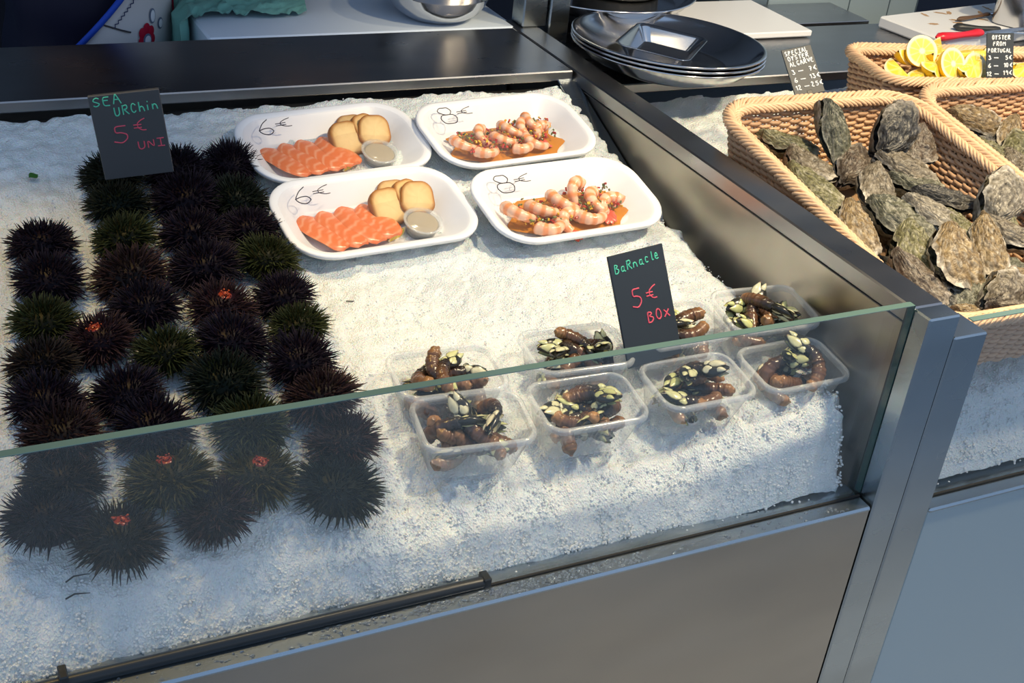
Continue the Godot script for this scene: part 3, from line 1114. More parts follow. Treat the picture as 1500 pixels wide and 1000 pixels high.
# ---------- wicker ----------
func basket(nick: String, label: String, w: float, d: float, h: float, taper: float, r: float, at: Transform3D, sd: int) -> void:
	var o := thing("wicker_basket", label, "basket", at)
	var rg := RandomNumberGenerator.new()
	rg.seed = sd
	var base := Color(.60, .375, .22)
	var around := 2.0 * (w + d) - 8.0 * r + TAU * r
	var ns := int(around / .0165) / 2 * 2
	var at_level := func(y: float, n: int, out := 0.0) -> PackedVector3Array:      # y: 0 at the rim, -h at the foot
		var t := taper * (-y / h)
		return even(ring(w - 2 * t + 2 * out, d - 2 * t + 2 * out, r - t * .4 + out, y, 9), n)
	# weavers, one after the other in front of and behind the stakes
	var dy := .0041
	var nrow := int((h - .006) / dy)
	for k in nrow:
		var y := -.007 - dy * k
		var n := ns * 4
		var a: PackedVector3Array = at_level.call(y, n, .0026)
		var b: PackedVector3Array = at_level.call(y, n, -.0026)
		var path := PackedVector3Array()
		for i in n + 1:
			var f := .5 + .5 * cos(PI * (i / 4.0 + k)) 
			f = smoothstep(.0, 1.0, f)
			path.append(b[i % n].lerp(a[i % n], f) + Vector3(0, rg.randf_range(-.0003, .0003), 0))
		var mb := MB.new()
		mb.tube(path, .0028, 6, base * rg.randf_range(.88, 1.12), false)
		obj("weaver", mb, M.wicker, o)
	# stakes
	var top: PackedVector3Array = at_level.call(-.004, ns)
	var foot: PackedVector3Array = at_level.call(-h, ns)
	var st := MB.new()
	for i in ns:
		st.tube(PackedVector3Array([foot[i], top[i]]), .0015, 5, base * .9)
	kind(obj("stakes", st, M.wicker, o), "stuff")
	# the rolled border: strands wound over the edge, an outer and an inner turn
	for turn in 2:
		var core: PackedVector3Array = at_level.call(.002 if turn == 0 else -.0005, 600, .0028 if turn == 0 else -.0058)
		var rb := MB.new()
		var cr := .0062 if turn == 0 else .0048
		var cnt := int(around / .0078)
		var spread := int(600 * .044 / around)
		for k in cnt:
			var i0 := int(600.0 * k / cnt)
			var path := PackedVector3Array()
			for m in 8:
				var i := (i0 + int(spread * m / 7.0)) % 600
				var tan := (core[(i + 3) % 600] - core[(i + 597) % 600]).normalized()
				var side := tan.cross(Vector3.UP).normalized()
				var a := lerpf(-.7, PI + .7, m / 7.0)
				if turn == 1:
					a = PI - a
				path.append(core[i] + (side * cos(a) + Vector3.UP * sin(a)) * cr)
			rb.tube(path, .0026, 6, Color(.70, .47, .29) * rg.randf_range(.85, 1.12), false)
		kind(obj("rolled_rim" if turn == 0 else "inner_border", rb, M.wicker, o), "stuff")
	var bs := MB.new()
	var f0: PackedVector3Array = at_level.call(-h, 60)
	bs.fan(f0, Vector3(0, -h, 0), true, base * .8)
	obj("base", bs, M.wicker, o)

# ---------- oysters ----------
func make_oyster(sd: int, c0: Color, c1: Color, lip: Color) -> Node3D:
	var o := Node3D.new()
	var r := RandomNumberGenerator.new()
	r.seed = sd
	var n := fnl(1.0, sd, FastNoiseLite.TYPE_SIMPLEX_SMOOTH, 3)
	var bend := r.randf_range(-.22, .22)
	for valve in 2:
		var rows := []
		var cols := []
		var nr := 26
		var na := 54
		for i in nr:
			var s := 1.0 - float(i) / (nr - 1)
			var row := PackedVector3Array()
			var rc := PackedColorArray()
			for j in na:
				var a := TAU * j / na
				var edge := 1.0 + .16 * n.get_noise_2d(cos(a) * 1.3 + 5.0, sin(a) * 1.3) + .05 * n.get_noise_2d(cos(a) * 5.0, sin(a) * 5.0 + 9.0)
				# growth starts at the beak (-x) and widens towards the lip
				var cx := lerpf(-.42, 0.0, s)
				var x := cx + .5 * s * cos(a) * edge
				var wide := (.44 + .20 * x) * (1.0 if x > -.25 else smoothstep(-.62, -.2, x) * .5 + .5)
				var z := wide * s * sin(a) * edge + bend * (x * x - .1)
				var rings := s * 6.5 + 1.3 * n.get_noise_2d(x * 3.0, z * 3.0)
				var step := fposmod(rings, 1.0)
				var hump := (1.0 - s * s * s) * (.24 if valve == 0 else .34)
				var y := hump + (.055 * step * (.25 + s)) + .07 * n.get_noise_2d(x * 4.0 + 20.0, z * 4.0) * (1.0 - s * s * .6) + .06 * n.get_noise_2d(cos(a) * 1.7, sin(a) * 1.7 + 3.0) * s * s * (1 if valve == 0 else -1) + .030 * sin(a * 6.0 + 3.0 * n.get_noise_2d(cos(a), sin(a))) * pow(s, 4.0) * (1 if valve == 0 else -1)
				if valve == 1:
					y = -y - .035
				row.append(Vector3(x * .088, y * .052, z * .066))
				var m := .5 + .5 * n.get_noise_2d(x * 5.0 + 40.0, z * 5.0) 
				var col := c0.lerp(c1, clampf(m * 1.2 - .1 + .35 * (step - .5), 0, 1))
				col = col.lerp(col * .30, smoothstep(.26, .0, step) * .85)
				col = col.lerp(lip, smoothstep(.80, 1.0, step) * .45)
				col = col.lerp(lip, smoothstep(.88, .96, s) * (.5 + .65 * smoothstep(-.1, .5, n.get_noise_2d(cos(a) * 1.6 + 60.0, sin(a) * 1.6))))
				col = col.lerp(Color(.62, .61, .55), smoothstep(.35, .7, n.get_noise_2d(x * 7.0, z * 7.0 + 70.0)) * .7)
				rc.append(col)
			if valve == 1:
				row.reverse()
				rc.reverse()
			rows.append(row)
			cols.append(rc)
		var mb := MB.new()
		mb.sheet(rows, true, false, cols)
		# z runs down the picture, so turn the rows outwards
		for k in range(0, mb.idx.size(), 3):
			var t := mb.idx[k + 1]
			mb.idx[k + 1] = mb.idx[k + 2]
			mb.idx[k + 2] = t
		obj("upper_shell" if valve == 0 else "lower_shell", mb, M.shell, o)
	return o

func oysters() -> void:
	var tone := [
		[Color(.11, .09, .06), Color(.40, .35, .27), Color(.80, .76, .68), "grey-brown"],
		[Color(.10, .105, .04), Color(.37, .36, .19), Color(.72, .70, .56), "olive green"],
		[Color(.16, .095, .035), Color(.52, .39, .20), Color(.90, .87, .80), "tan pale-lipped"],
		[Color(.065, .075, .055), Color(.30, .31, .23), Color(.62, .62, .53), "dark green-grey"],
		[Color(.020, .020, .021), Color(.11, .11, .105), Color(.45, .42, .38), "slate black"],
		[Color(.07, .05, .04), Color(.28, .22, .165), Color(.72, .67, .60), "purplish brown"],
		[Color(.20, .18, .14), Color(.54, .50, .42), Color(.82, .79, .72), "pale grey"],
	]
	basket("the left oyster basket", "tan wicker basket heaped with oysters beside the steel partition", .315, .46, .085, .020, .055, xf(Vector3(.226, .220, -.247), -.02, .155, 0), 3)
	basket("the right oyster basket", "tan wicker basket of oysters at the right edge, under the portugal sign", .315, .46, .085, .020, .055, xf(Vector3(.562, .220, -.255), -.02, .155, 0), 4)
	# x, y, z, length, width, turn, tone, tilt towards the glass, which one
	var a := [
		[0.222, 0.236, -0.413, 0.085, 0.043, -1.40, 3, .9, "standing beak up at the back"], [0.181, 0.208, -0.448, 0.086, 0.035, -0.57, 1, .15, "flat in the back left corner"], [0.301, 0.245, -0.386, 0.081, 0.059, 0.73, 4, 1.0, "leaning upright in the right back corner"], [0.343, 0.223, -0.382, 0.062, 0.049, -2.09, 5, .5, "below the black upright one"],
		[0.180, 0.200, -0.399, 0.072, 0.048, -1.15, 0, .1, "behind the green ones at the left"], [0.237, 0.202, -0.379, 0.085, 0.043, 0.56, 5, .35, "ridged, below the standing one"], [0.296, 0.208, -0.350, 0.077, 0.043, -0.68, 0, .25, "arched one right of the middle at the back"], [0.208, 0.205, -0.298, 0.084, 0.050, -1.92, 0, .3, "bent, pointing at the glass"],
		[0.136, 0.200, -0.335, 0.085, 0.050, -1.33, 1, .1, "by the left rim, rear of the green pair"], [0.123, 0.197, -0.283, 0.074, 0.042, -1.12, 1, .1, "by the left rim, front of the green pair"], [0.299, 0.194, -0.328, 0.074, 0.041, -0.42, 3, .1, "low one under the arched one"], [0.283, 0.204, -0.259, 0.091, 0.035, -0.34, 4, .25, "long and dark by the right wall"],
		[0.328, 0.221, -0.210, 0.084, 0.060, 0.63, 6, .8, "large, standing at the right edge"], [0.117, 0.198, -0.224, 0.083, 0.046, -1.81, 2, .25, "at the left rim by the steel"], [0.193, 0.197, -0.233, 0.087, 0.058, -1.13, 3, .1, "broad, mid heap"], [0.234, 0.203, -0.222, 0.082, 0.042, -0.91, 6, .2, "before the long dark one"],
		[0.255, 0.194, -0.195, 0.066, 0.041, -1.53, 1, .1, "small olive one right of the tan one"], [0.164, 0.190, -0.173, 0.084, 0.049, -1.91, 1, .2, "left of the big tan one"], [0.182, 0.198, -0.127, 0.091, 0.065, -1.86, 2, .35, "biggest and round near the front"], [0.254, 0.195, -0.151, 0.090, 0.041, -1.97, 2, .35, "long white-edged, right of the biggest"],
		[0.315, 0.200, -0.199, 0.065, 0.048, -2.11, 1, .25, "below the large pale one"], [0.305, 0.197, -0.163, 0.083, 0.041, -0.66, 0, .25, "right edge in the middle"], [0.128, 0.182, -0.123, 0.086, 0.038, -1.39, 5, .2, "by the left rim near the front"], [0.274, 0.178, -0.128, 0.040, 0.031, -0.25, 3, .1, "small, between the long ones"],
		[0.237, 0.185, -0.089, 0.069, 0.030, -0.10, 2, .25, "slim one at the right front"], [0.181, 0.172, -0.088, 0.064, 0.044, -2.26, 3, .4, "dark bluish one under the biggest"], [0.206, 0.182, -0.064, 0.073, 0.053, 0.19, 0, .6, "wide one at the glass"], [0.156, 0.170, -0.104, 0.060, 0.038, -1.60, 4, .1, "front left, dark and low"], [0.163, 0.163, -0.062, 0.060, 0.028, -0.44, 2, .1, "straw-coloured bit at the glass"], [0.255, 0.170, -0.090, .07, .05, .6, 5, .2, "front right at the glass"],
	]
	var b := [[0.486, 0.229, -0.432, 0.094, 0.040, -0.31, 2, .55, "golden one along the back wall"], [0.535, 0.215, -0.406, 0.065, 0.037, -2.30, 2, .6, "rusty, upright beside the golden one"], [0.509, 0.202, -0.419, 0.076, 0.047, -0.42, 4, .1, "dark one under the golden one"], [0.519, 0.209, -0.366, 0.074, 0.050, 0.62, 1, .4, "olive one at the picture edge"], [0.474, 0.204, -0.363, 0.063, 0.041, -1.24, 1, .1, "small one by the left rim"], [0.484, 0.199, -0.332, 0.063, 0.044, -1.64, 0, .15, "front one by the left rim"], [0.555, 0.185, -0.330, .08, .055, -.4, 3, .2, "lying at the right front"]]
	var protos := {}
	for side in 2:
		for e in (a if side == 0 else b):
			var tn: Array = tone[e[6]]
			var key := "%d_%d" % [e[6], int(e[3] * 1000) % 2]
			var o: Node3D
			if protos.has(key):
				o = copy(protos[key], "oyster")
			else:
				o = make_oyster(300 + protos.size() * 3, tn[0], tn[1], tn[2])
				o.name = numbered("oyster")
				add_child(o, true)
				protos[key] = o
			# turn about the upright first, then lean the flat of the shell towards the glass
			var bs := Basis(Vector3.RIGHT, float(e[7]) + .1) * Basis(Vector3.UP, float(e[5])) * Basis(Vector3.RIGHT, rng.randf_range(-.15, .15))
			o.transform = Transform3D(bs * Basis.from_scale(Vector3(e[3] / .082, (e[3] + e[4]) / .130, e[4] / .054)), Vector3(e[0], e[1], e[2]))
			tag(o, "%s oyster in the %s basket, %s" % [tn[3], "left" if side == 0 else "right", e[8]], "oyster", "oysters in the baskets")
	# more shells below fill the basket
	var fill := [[.15, .165, -.40], [.28, .165, -.42], [.33, .168, -.35], [.16, .160, -.31], [.24, .160, -.31], [.31, .165, -.28], [.13, .155, -.22], [.20, .155, -.21], [.28, .155, -.20], [.16, .145, -.14], [.24, .148, -.14], [.13, .14, -.10], [.20, .14, -.09], [.50, .165, -.41], [.54, .165, -.37], [.50, .160, -.33]]
	var n := 0
	for e in fill:
		var o := copy(protos.values()[n % protos.size()], "oyster")
		o.transform = Transform3D(Basis(Vector3.UP, n * 1.9) * Basis(Vector3.RIGHT, .2) * Basis.from_scale(Vector3(1.0, 1.0, 1.0)), Vector3(e[0], e[1], e[2]))
		var over: Array = a[0]
		for q in a + b:
			if not q.has("used") and Vector2(q[0] - e[0], q[2] - e[2]).length() < Vector2(over[0] - e[0], over[2] - e[2]).length() or over.has("used"):
				over = q
		tag(o, "buried oyster below the %s one %s" % [tone[over[6]][3], over[8]], "oyster", "oysters below the top layer")
		over.append("used")
		n += 1

# ---------- punnets of goose barnacles ----------
func make_punnet() -> Node3D:
	var o := Node3D.new()
	var W := .112
	var D := .076
	var h := .052
	var wall := MB.new()
	var n := 240
	var rows := []
	for k in 9:
		var t := k / 8.0
		var ins := .0035 + .0105 * t
		var base := even(ring(W - 2 * ins, D - 2 * ins, .017 - ins * .3, -.002 - (h - .004) * t, 9), n)
		var row := PackedVector3Array()
		for i in n:
			var a := base[i]
			var out := Vector3(a.x, 0, a.z).normalized()
			var rib := pow(.5 + .5 * cos(TAU * i / n * 60.0), 4.0) * .0010 * smoothstep(.18, .28, t) * smoothstep(1.0, .9, t)
			row.append(a + out * rib)
		rows.append(row)
	rows.reverse()
	wall.sheet(rows, true)
	obj("wall", wall, M.clear, o)
	var b := MB.new()
	var r0 := ring(W - .028, D - .028, .014, -h + .002, 9)
	b.sheet([ring(W - .040, D - .040, .010, -h + .0035, 9), r0], true)
	b.fan(ring(W - .040, D - .040, .010, -h + .0035, 9), Vector3(0, -h + .0035, 0), true)
	obj("base", b, M.clear, o)
	var rim := MB.new()
	rows = []
	for e in [Vector2(.0052, -.006), Vector2(.0050, -.0008), Vector2(.0036, .0010), Vector2(.0014, .0008), Vector2(-.0006, -.0008), Vector2(-.0008, -.0040), Vector2(-.0002, -.0050)]:
		rows.append(ring(W - 2 * e.x, D - 2 * e.x, .019 - e.x, e.y, 10))
	rows.reverse()
	rim.sheet(rows, true)
	obj("rim", rim, M.clear_rim, o)
	return o

func make_barnacle(sd: int) -> Node3D:
	var r := RandomNumberGenerator.new()
	r.seed = sd
	var o := Node3D.new()
	var n := fnl(200.0, sd)
	var L := r.randf_range(.036, .052)
	var bend := r.randf_range(.5, 2.1) * (1 if sd % 2 else -1)
	var warm := r.randf()
	var path := PackedVector3Array()
	var rad := PackedFloat32Array()
	var cols := []
	var p := Vector3.ZERO
	var K := 34
	for k in K:
		var t := k / float(K - 1)
		path.append(p)
		var a := bend * t
		p -= Vector3(cos(a), .12 * sin(t * 4.0 + sd), sin(a)) * L / (K - 1)
		rad.append((.0056 + .0012 * sin(PI * t)) * (1.0 + .018 * sin(k * 2.4)) * (1.0 - .75 * smoothstep(.88, 1.0, t)) * (1.0 + .16 * n.get_noise_1d(k * .0012)))
		var c := Color(.026, .020, .016).lerp(Color(.13, .065, .036), smoothstep(.10, .55, t)).lerp(Color(.44, .235, .095), smoothstep(.6, 1.0, t) * (.3 + .7 * warm))
		cols.append(c * (1.0 + .15 * sin(k * 2.4)) * (1.0 + .6 * n.get_noise_1d(k * .003 + 9.0)))
	var st := MB.new()
	st.tube(path, rad, 14, cols, true)
	for k in st.p.size():      # lumps and creases of the skin
		st.p[k] += Vector3(n.get_noise_3dv(st.p[k] * 1.2), n.get_noise_3dv(st.p[k] * 1.2 + Vector3.ONE), n.get_noise_3dv(st.p[k] * 1.2 - Vector3.ONE)) * .0011
	obj("stalk", st, M.v25, o)
	var lo := Vector3(.024, 0, 0)
	var hi := lo
	for q in path:
		lo = lo.min(q)
		hi = hi.max(q)
	o.set_meta("mid", (lo + hi) / 2.0)
	# the head: a dark flattened body tipped with plates
	var hd := MB.new()
	var hp := PackedVector3Array()
	for k in 9:
		hp.append(Vector3(-.002 + .026 * k / 8.0, 0, .0015 * sin(k * .5)))
	hd.tube(hp, PackedFloat32Array([.0050, .0066, .0080, .0085, .0082, .0072, .0056, .0034, .0010]), 12, Color(.022, .021, .018), true, .62)
	obj("head", hd, M.v25, o)
	var green := Color(.52, .55, .22).lerp(Color(.76, .73, .52), r.randf())
	# x along the head, side, length, width, turn
	for s in [-1.0, 1.0]:
		for e in [[.0064, .0038, .0130, .0090, .22], [.0135, -.0020, .0180, .0098, -.10], [.0180, .0042, .0115, .0060, -.12], [.0030, -.0046, .0090, .0074, .25], [-.0015, .0002, .0068, .0080, .9]]:
			var mb := MB.new()
			var rows := []
			var cc := []
			for i in 8:
				var t := i / 7.0
				var row := PackedVector3Array()
				var rc := PackedColorArray()
				var w: float = e[3] * .5 * minf(1.0, minf(t * 3.2 + .25, (1.0 - t) * 1.9 + .12))
				for j in 7:
					var u := j / 6.0 * 2.0 - 1.0
					row.append(Vector3((t - .5) * e[2], .0016 * (1 - u * u) * sin(PI * clampf(t, .05, .95)) , u * w))
					var ed := maxf(absf(u), absf(t * 2 - 1))
					rc.append(green.lerp(green * .8, r.randf()).lerp(Color(.05, .045, .03), smoothstep(.84, 1.0, ed)).lerp(Color(.30, .10, .07), .5 if t > .9 and s > 0 else 0.0))
				rows.append(row)
				cc.append(rc)
			mb.sheet(rows, false, false, cc)
			for k in range(0, mb.idx.size(), 3):
				var tt := mb.idx[k + 1]
				mb.idx[k + 1] = mb.idx[k + 2]
				mb.idx[k + 2] = tt
			var hx: float = e[0]
			var prof_y := .0052 * sin(PI * clampf((hx + .006) / .034, .05, .95))
			obj("plate", mb, M.v25, o, false, Transform3D(Basis(Vector3.RIGHT, (0.0 if s > 0 else PI) + float(e[1]) * 60.0) * Basis(Vector3.UP, e[4]), Vector3(hx, s * prof_y * (1.0 - absf(e[1]) * 60.0), e[1])))
	return o

func punnets() -> void:
	# x, y, z, turn, lean of each rim, and which one
	var list := [
		[-.427, .121, -.094, -.11, .13, "nearest the urchins in the front row", "front row, nearest the urchins"], [-.305, .121, -.091, -.04, .13, "second from the urchins in the front row", "front row, second from urchins"], [-.174, .121, -.093, .0, .13, "third from the urchins in the front row", "front row, third from urchins"], [-.054, .122, -.090, .01, .13, "in the front row beside the steel partition", "front row, beside the partition"],
		[-.427, .136, -.160, -.066, .10, "nearest the urchins in the back row", "back row, nearest the urchins"], [-.281, .137, -.163, -.066, .10, "left of the barnacle sign in the back row", "left of the barnacle sign"], [-.158, .143, -.170, .01, .10, "behind the right edge of the barnacle sign", "right behind the barnacle sign"], [-.050, .152, -.158, -.09, .16, "in the back row beside the steel partition", "back row, beside the partition"],
	]
	var spots := [
		[-.012, -.036, .010, .2, "low at the front left"], [.012, -.036, .008, 2.9, "low at the front right"], [.004, -.035, -.012, .3, "low at the back"], [-.016, -.024, -.010, 3.3, "at the back left"], [.016, -.024, -.008, -.2, "at the back right"], [.010, -.023, .012, .35, "at the front right"],
		[-.014, -.018, .010, 2.7, "at the front left"], [-.008, -.010, -.004, .6, "on top at the left"], [.012, -.009, .002, 3.9, "on top at the right"], [.000, -.004, .006, 5.2, "topmost in the middle"], [-.022, -.030, .004, 1.2, "in the left corner"], [.022, -.028, -.004, 1.9, "in the right corner"],
	]
	var pun := make_punnet()
	var protos := []
	for k in 9:
		protos.append(make_barnacle(400 + k * 7))
	var nb := 0
	for k in list.size():
		var e: Array = list[k]
		var o: Node3D = pun
		if k == 0:
			o.name = numbered("punnet")
			add_child(o, true)
		else:
			o = copy(pun, "punnet")
		o.transform = xf(Vector3(e[0], e[1], e[2]), e[3], e[4])
		tag(o, "clear ribbed plastic punnet of goose barnacles, %s" % e[5], "punnet", "clear punnets of barnacles")
		for j in spots.size():
			var s: Array = spots[j]
			var b: Node3D
			var pi := (k * 4 + j * 5) % 9
			if nb < 9:
				pi = nb
				b = protos[pi]
				b.name = numbered("goose_barnacle")
				add_child(b, true)
			else:
				b = copy(protos[pi], "goose_barnacle")
			nb += 1
			var up := rng.randf_range(-.1, .5) if j > 5 else rng.randf_range(-.15, .12)
			var yaw: float = s[3] + PI * float((k + j) % 3 == 0) + rng.randf_range(-.3, .3)
			# its own middle goes to the spot
			var mid := Vector3(s[0] * .8, s[1] + .007, s[2] * .6)
			var bb := (Basis(Vector3.UP, yaw) * Basis(Vector3.BACK, up) * Basis(Vector3.RIGHT, rng.randf_range(-1.2, 1.2)) * Basis.from_scale(Vector3.ONE * rng.randf_range(.98, 1.14)))
			b.transform = o.transform * Transform3D(bb, mid - bb * (b.get_meta("mid") as Vector3))
			tag(b, "goose barnacle %s of punnet %s" % [s[4], e[6]], "barnacle", "goose barnacles in the punnets")

# ---------- signs ----------
func sign_board(called: String, label: String, at: Transform3D, w: float, h: float, th: float, m: Material, lines: Array, holder: bool) -> void:
	var o := thing(called, label, "sign", at)
	var b := MB.new()
	b.box(Vector3(0, h / 2, -th / 2), Vector3(w, h, th), .0006)
	obj("board", b, m, o, true)
	for e in lines:       # text, x, y (0..1 of the board), letter height, stroke radius, material, width, rise
		var mb := MB.new()
		write(mb, e[0], Vector3((e[1] - .5) * w, e[2] * h, .0), Vector3.RIGHT, Vector3.UP, e[3], e[4], e[6], .3, e[7])
		obj("lettering", mb, e[5], o)
	if holder:
		var c := MB.new()
		c.box(Vector3(0, -.008, -.004), Vector3(.009, .03, .009), .001)
		c.box(Vector3(.0, -.018, .0), Vector3(.012, .012, .016), .001)
		obj("clip", c, M.black, o, true)

func signs() -> void:
	sign_board("price_sign", "dark grey sign reading sea urchin 5 euro, standing among the rear urchins", xf(Vector3(-.650, .220, -.493), -.19, .03, .131), .0715, .0945, .005, M.slate, [
		["SEA", .06, .865, .0104, .0007, M.green_chalk, .72, .10], ["URChin", .33, .745, .0104, .0007, M.green_chalk, .55, .08], ["5", .24, .42, .0215, .0008, M.red_chalk, .80, 0.0], ["€", .55, .53, .0145, .0007, M.red_chalk, .85, .0], ["UNI", .57, .325, .0098, .0007, M.red_chalk, .75, .06]], false)
	sign_board("price_sign", "dark blue sign reading barnacle 5 euro box, wedged between the punnets", xf(Vector3(-.205, .128, -.128), .03, -.48, .087), .0675, .117, .003, M.slate_dark, [
		["BaRnacle", .08, .835, .0094, .0007, M.green_chalk, .55, .10], ["5", .27, .50, .022, .0009, M.red_chalk, .62, 0.0], ["€", .54, .535, .015, .0008, M.red_chalk, .85, .05], ["BOx", .50, .345, .0112, .0009, M.red_chalk, .66, .08]], false)
	sign_board("price_sign", "small black sign reading special oyster algarve, clipped to the left oyster basket", xf(Vector3(.259, .249, -.517), -.33, -.715, .265), .045, .07, .002, M.slate_dark, [
		["SPECIAL", .08, .85, .0066, .0009, M.white_chalk, .52, .06], ["OYSTER", .12, .74, .0066, .0009, M.white_chalk, .58, .05], ["ALGARVE", .13, .62, .0066, .0009, M.white_chalk, .56, .06],
		["3 -", .12, .46, .0068, .0009, M.white_chalk, .75, .03], ["7€", .70, .47, .0068, .0009, M.white_chalk, .68, .0], ["6 -", .12, .29, .0068, .0009, M.white_chalk, .75, .03], ["13€", .66, .31, .0068, .0009, M.white_chalk, .68, .0], ["12 -", .10, .13, .0068, .0009, M.white_chalk, .70, .03], ["25€", .62, .15, .0068, .0009, M.white_chalk, .68, .0]], true)
	sign_board("price_sign", "small black sign reading oyster from portugal, clipped between the lemons and the right basket", xf(Vector3(.616, .248, -.521), -.41, -.43, .09), .042, .070, .002, M.slate_dark, [
		["OYSTER", .20, .86, .0064, .0009, M.white_chalk, .50, .0], ["FROM", .25, .73, .0062, .0008, M.white_chalk, .54, .0], ["PORTUGAL", .06, .59, .0060, .0008, M.white_chalk, .52, .0],
		["3 -", .08, .44, .0060, .0009, M.white_chalk, .75, .0], ["5€", .70, .44, .0064, .0009, M.white_chalk, .62, .0], ["6 -", .08, .27, .0060, .0009, M.white_chalk, .75, .0], ["10€", .66, .28, .0064, .0009, M.white_chalk, .60, .0], ["12 -", .04, .10, .0060, .0009, M.white_chalk, .72, .0], ["19€", .64, .12, .0064, .0009, M.white_chalk, .62, .0]], true)

# ---------- what stands behind the counters ----------
func pan_profile(r: float, h: float, foot: float, lip: float, th := .0012) -> Array:
	return [Vector2(0, 0), Vector2(foot, 0), Vector2(foot + .008, .002), Vector2(lerpf(foot, r, .55), h * .38), Vector2(r - lip - .004, h * .86), Vector2(r - lip, h - .001), Vector2(r - .002, h), Vector2(r, h - .0012), Vector2(r + .0003, h + .0012), Vector2(r - .002, h + .002), Vector2(r - lip - .001, h + .0012), Vector2(r - lip - .005, h * .86), Vector2(lerpf(foot, r, .55) - th, h * .38 + th), Vector2(foot + .006, .002 + th), Vector2(foot, th), Vector2(0, th)]

func back_things() -> void:
	# prep table with a white worktop behind the long shelf
	var t := thing("prep_table", "steel prep table with a thick white top behind the service shelf", "table")
	var b := MB.new()
	b.bar(-.469, .008, .172, .2276, -1.42, -.922, .003)
	obj("white_top", b, M.blue_white, t, true)
	b = MB.new()
	b.bar(-.462, .004, .13, .171, -1.41, -.935, .001)
	obj("frame", b, M.steel_dark, t, true)
	for x in [-.45, -.01]:
		for z in [-1.39, -.95]:
			b = MB.new()
			b.bar(x - .015, x + .015, -.67, .13, z - .015, z + .015, .001)
			obj("leg", b, M.steel_dark, t, true)
	# mixing bowl
	var bowl := thing("mixing_bowl", "large shiny steel mixing bowl on the white worktop", "bowl", xf(Vector3(-.103, .2285, -.985), .3))
	b = MB.new()
	b.lathe([Vector2(0, 0), Vector2(.040, 0), Vector2(.050, .003), Vector2(.066, .014), Vector2(.077, .029), Vector2(.0815, .040), Vector2(.084, .042), Vector2(.0845, .052), Vector2(.0875, .054), Vector2(.0875, .0562), Vector2(.083, .0555), Vector2(.081, .044), Vector2(.0795, .040), Vector2(.075, .0295), Vector2(.064, .0152), Vector2(.049, .0045), Vector2(0, .0015)], 64)
	obj("bowl", b, M.pan, bowl)
	# the cloth over the left end of the worktop
	var cl := MB.new()
	var fn := fnl(18.0, 4)
	var rows := []
	for i in 44:
		var v := i / 43.0
		var row := PackedVector3Array()
		for j in 60:
			var u := j / 59.0
			var z := lerpf(-.985, -1.20, v) - .05 * maxf(0, u - .35) + .012 * sin(u * 9.0)
			var x: float
			var y: float
			var fold := fn.get_noise_2d(u * .5, v * .35)
			if u < .42:
				y = lerpf(.08, .2315, u / .42)
				x = -.475 - .009 * (1 + sin(v * 26.0 + u * 4.0)) - .012 * (1 - u / .42) * (.5 + fold)
			else:
				var k := (u - .42) / .58
				x = lerpf(-.476, -.300 + .05 * v, k)
				y = .2315 + .009 * absf(sin(k * 8.0 + v * 5.0 + fold * 3.0)) * (1.0 - .6 * k) + .012 * maxf(0, fold) * sin(PI * k)
			row.append(Vector3(x, y + .006 * sin(PI * v) * float(u > .42), z))
		rows.append(row)
	cl.sheet(rows)
	var clm := mat(.17, .42, .36, .85)
	clm.rim_enabled = true
	clm.rim = .3
	tag(obj("cloth", cl, clm), "crumpled mint green cloth draped over the end of the white worktop", "cloth")
	# platters on the right shelf
	for k in 3:
		var p := thing("oval_platter" if false else "round_platter", ["lowest of three round steel platters stacked on the right shelf", "middle one of three round steel platters stacked on the right shelf", "topmost round steel platter, holding the small square dish"][k], "platter", xf(Vector3(.172, .2120 + .0058 * k, -.751), .2 * k, -.005, -.028), "stacked round platters")
		b = MB.new()
		b.lathe(pan_profile(.146, .033, .088, .005, .0008), 80)
		obj("platter", b, M.pan, p)
	var sq := thing("square_dish", "small square steel dish lying inside the topmost round platter", "dish", xf(Vector3(.166, .2515, -.757), .78, .05, -.03))
	b = MB.new()
	rows = []
	for e in [[.020, -.0215], [.019, -.021], [.006, -.003], [.002, -.0002], [.0, .0004], [-.001, -.0006], [.0005, -.0016], [.005, -.0035], [.018, -.022], [.020, -.0228]]:
		rows.append(ring(.150 - 2 * e[0], .112 - 2 * e[0], .016 - e[0] * .3, e[1], 8))
	rows.reverse()
	b.sheet(rows, true)
	b.fan(ring(.11, .072, .010, -.0215, 8), Vector3(0, -.0215, 0), true)
	b.fan(ring(.11, .072, .010, -.0228, 8), Vector3(0, -.0228, 0), false)
	obj("dish", b, M.pan, sq)
	# a second table behind the right shelf
	var t2 := thing("prep_table", "steel prep table behind the stacked platters", "table")
	b = MB.new()
	b.bar(.10, .74, .185, .2035, -1.07, -.955, .001)
	obj("top", b, M.steel_dark, t2, true)
	for x in [.12, .73]:
		for z in [-1.05, -.975]:
			b = MB.new()
			b.bar(x - .015, x + .015, -.67, .185, z - .015, z + .015, .001)
			obj("leg", b, M.steel_dark, t2, true)
	var tray := thing("round_tray", "wide round steel tray behind the stacked platters", "tray", xf(Vector3(.205, .237, -1.035), .4))
	b = MB.new()
	b.lathe(pan_profile(.168, .022, .135, .004), 80)
	obj("tray", b, M.pan, tray)
	b = MB.new()
	b.bar(.14, .27, .2041, .236, -1.11, -.97, .004)
	tag(obj("tray_stand", b, M.black, self, true), "low black block that carries the wide round tray", "block")
	var pot := thing("black_pot", "black lidded pot standing on the wide round tray", "pot", xf(Vector3(.262, .2388, -1.06), .4))
	b = MB.new()
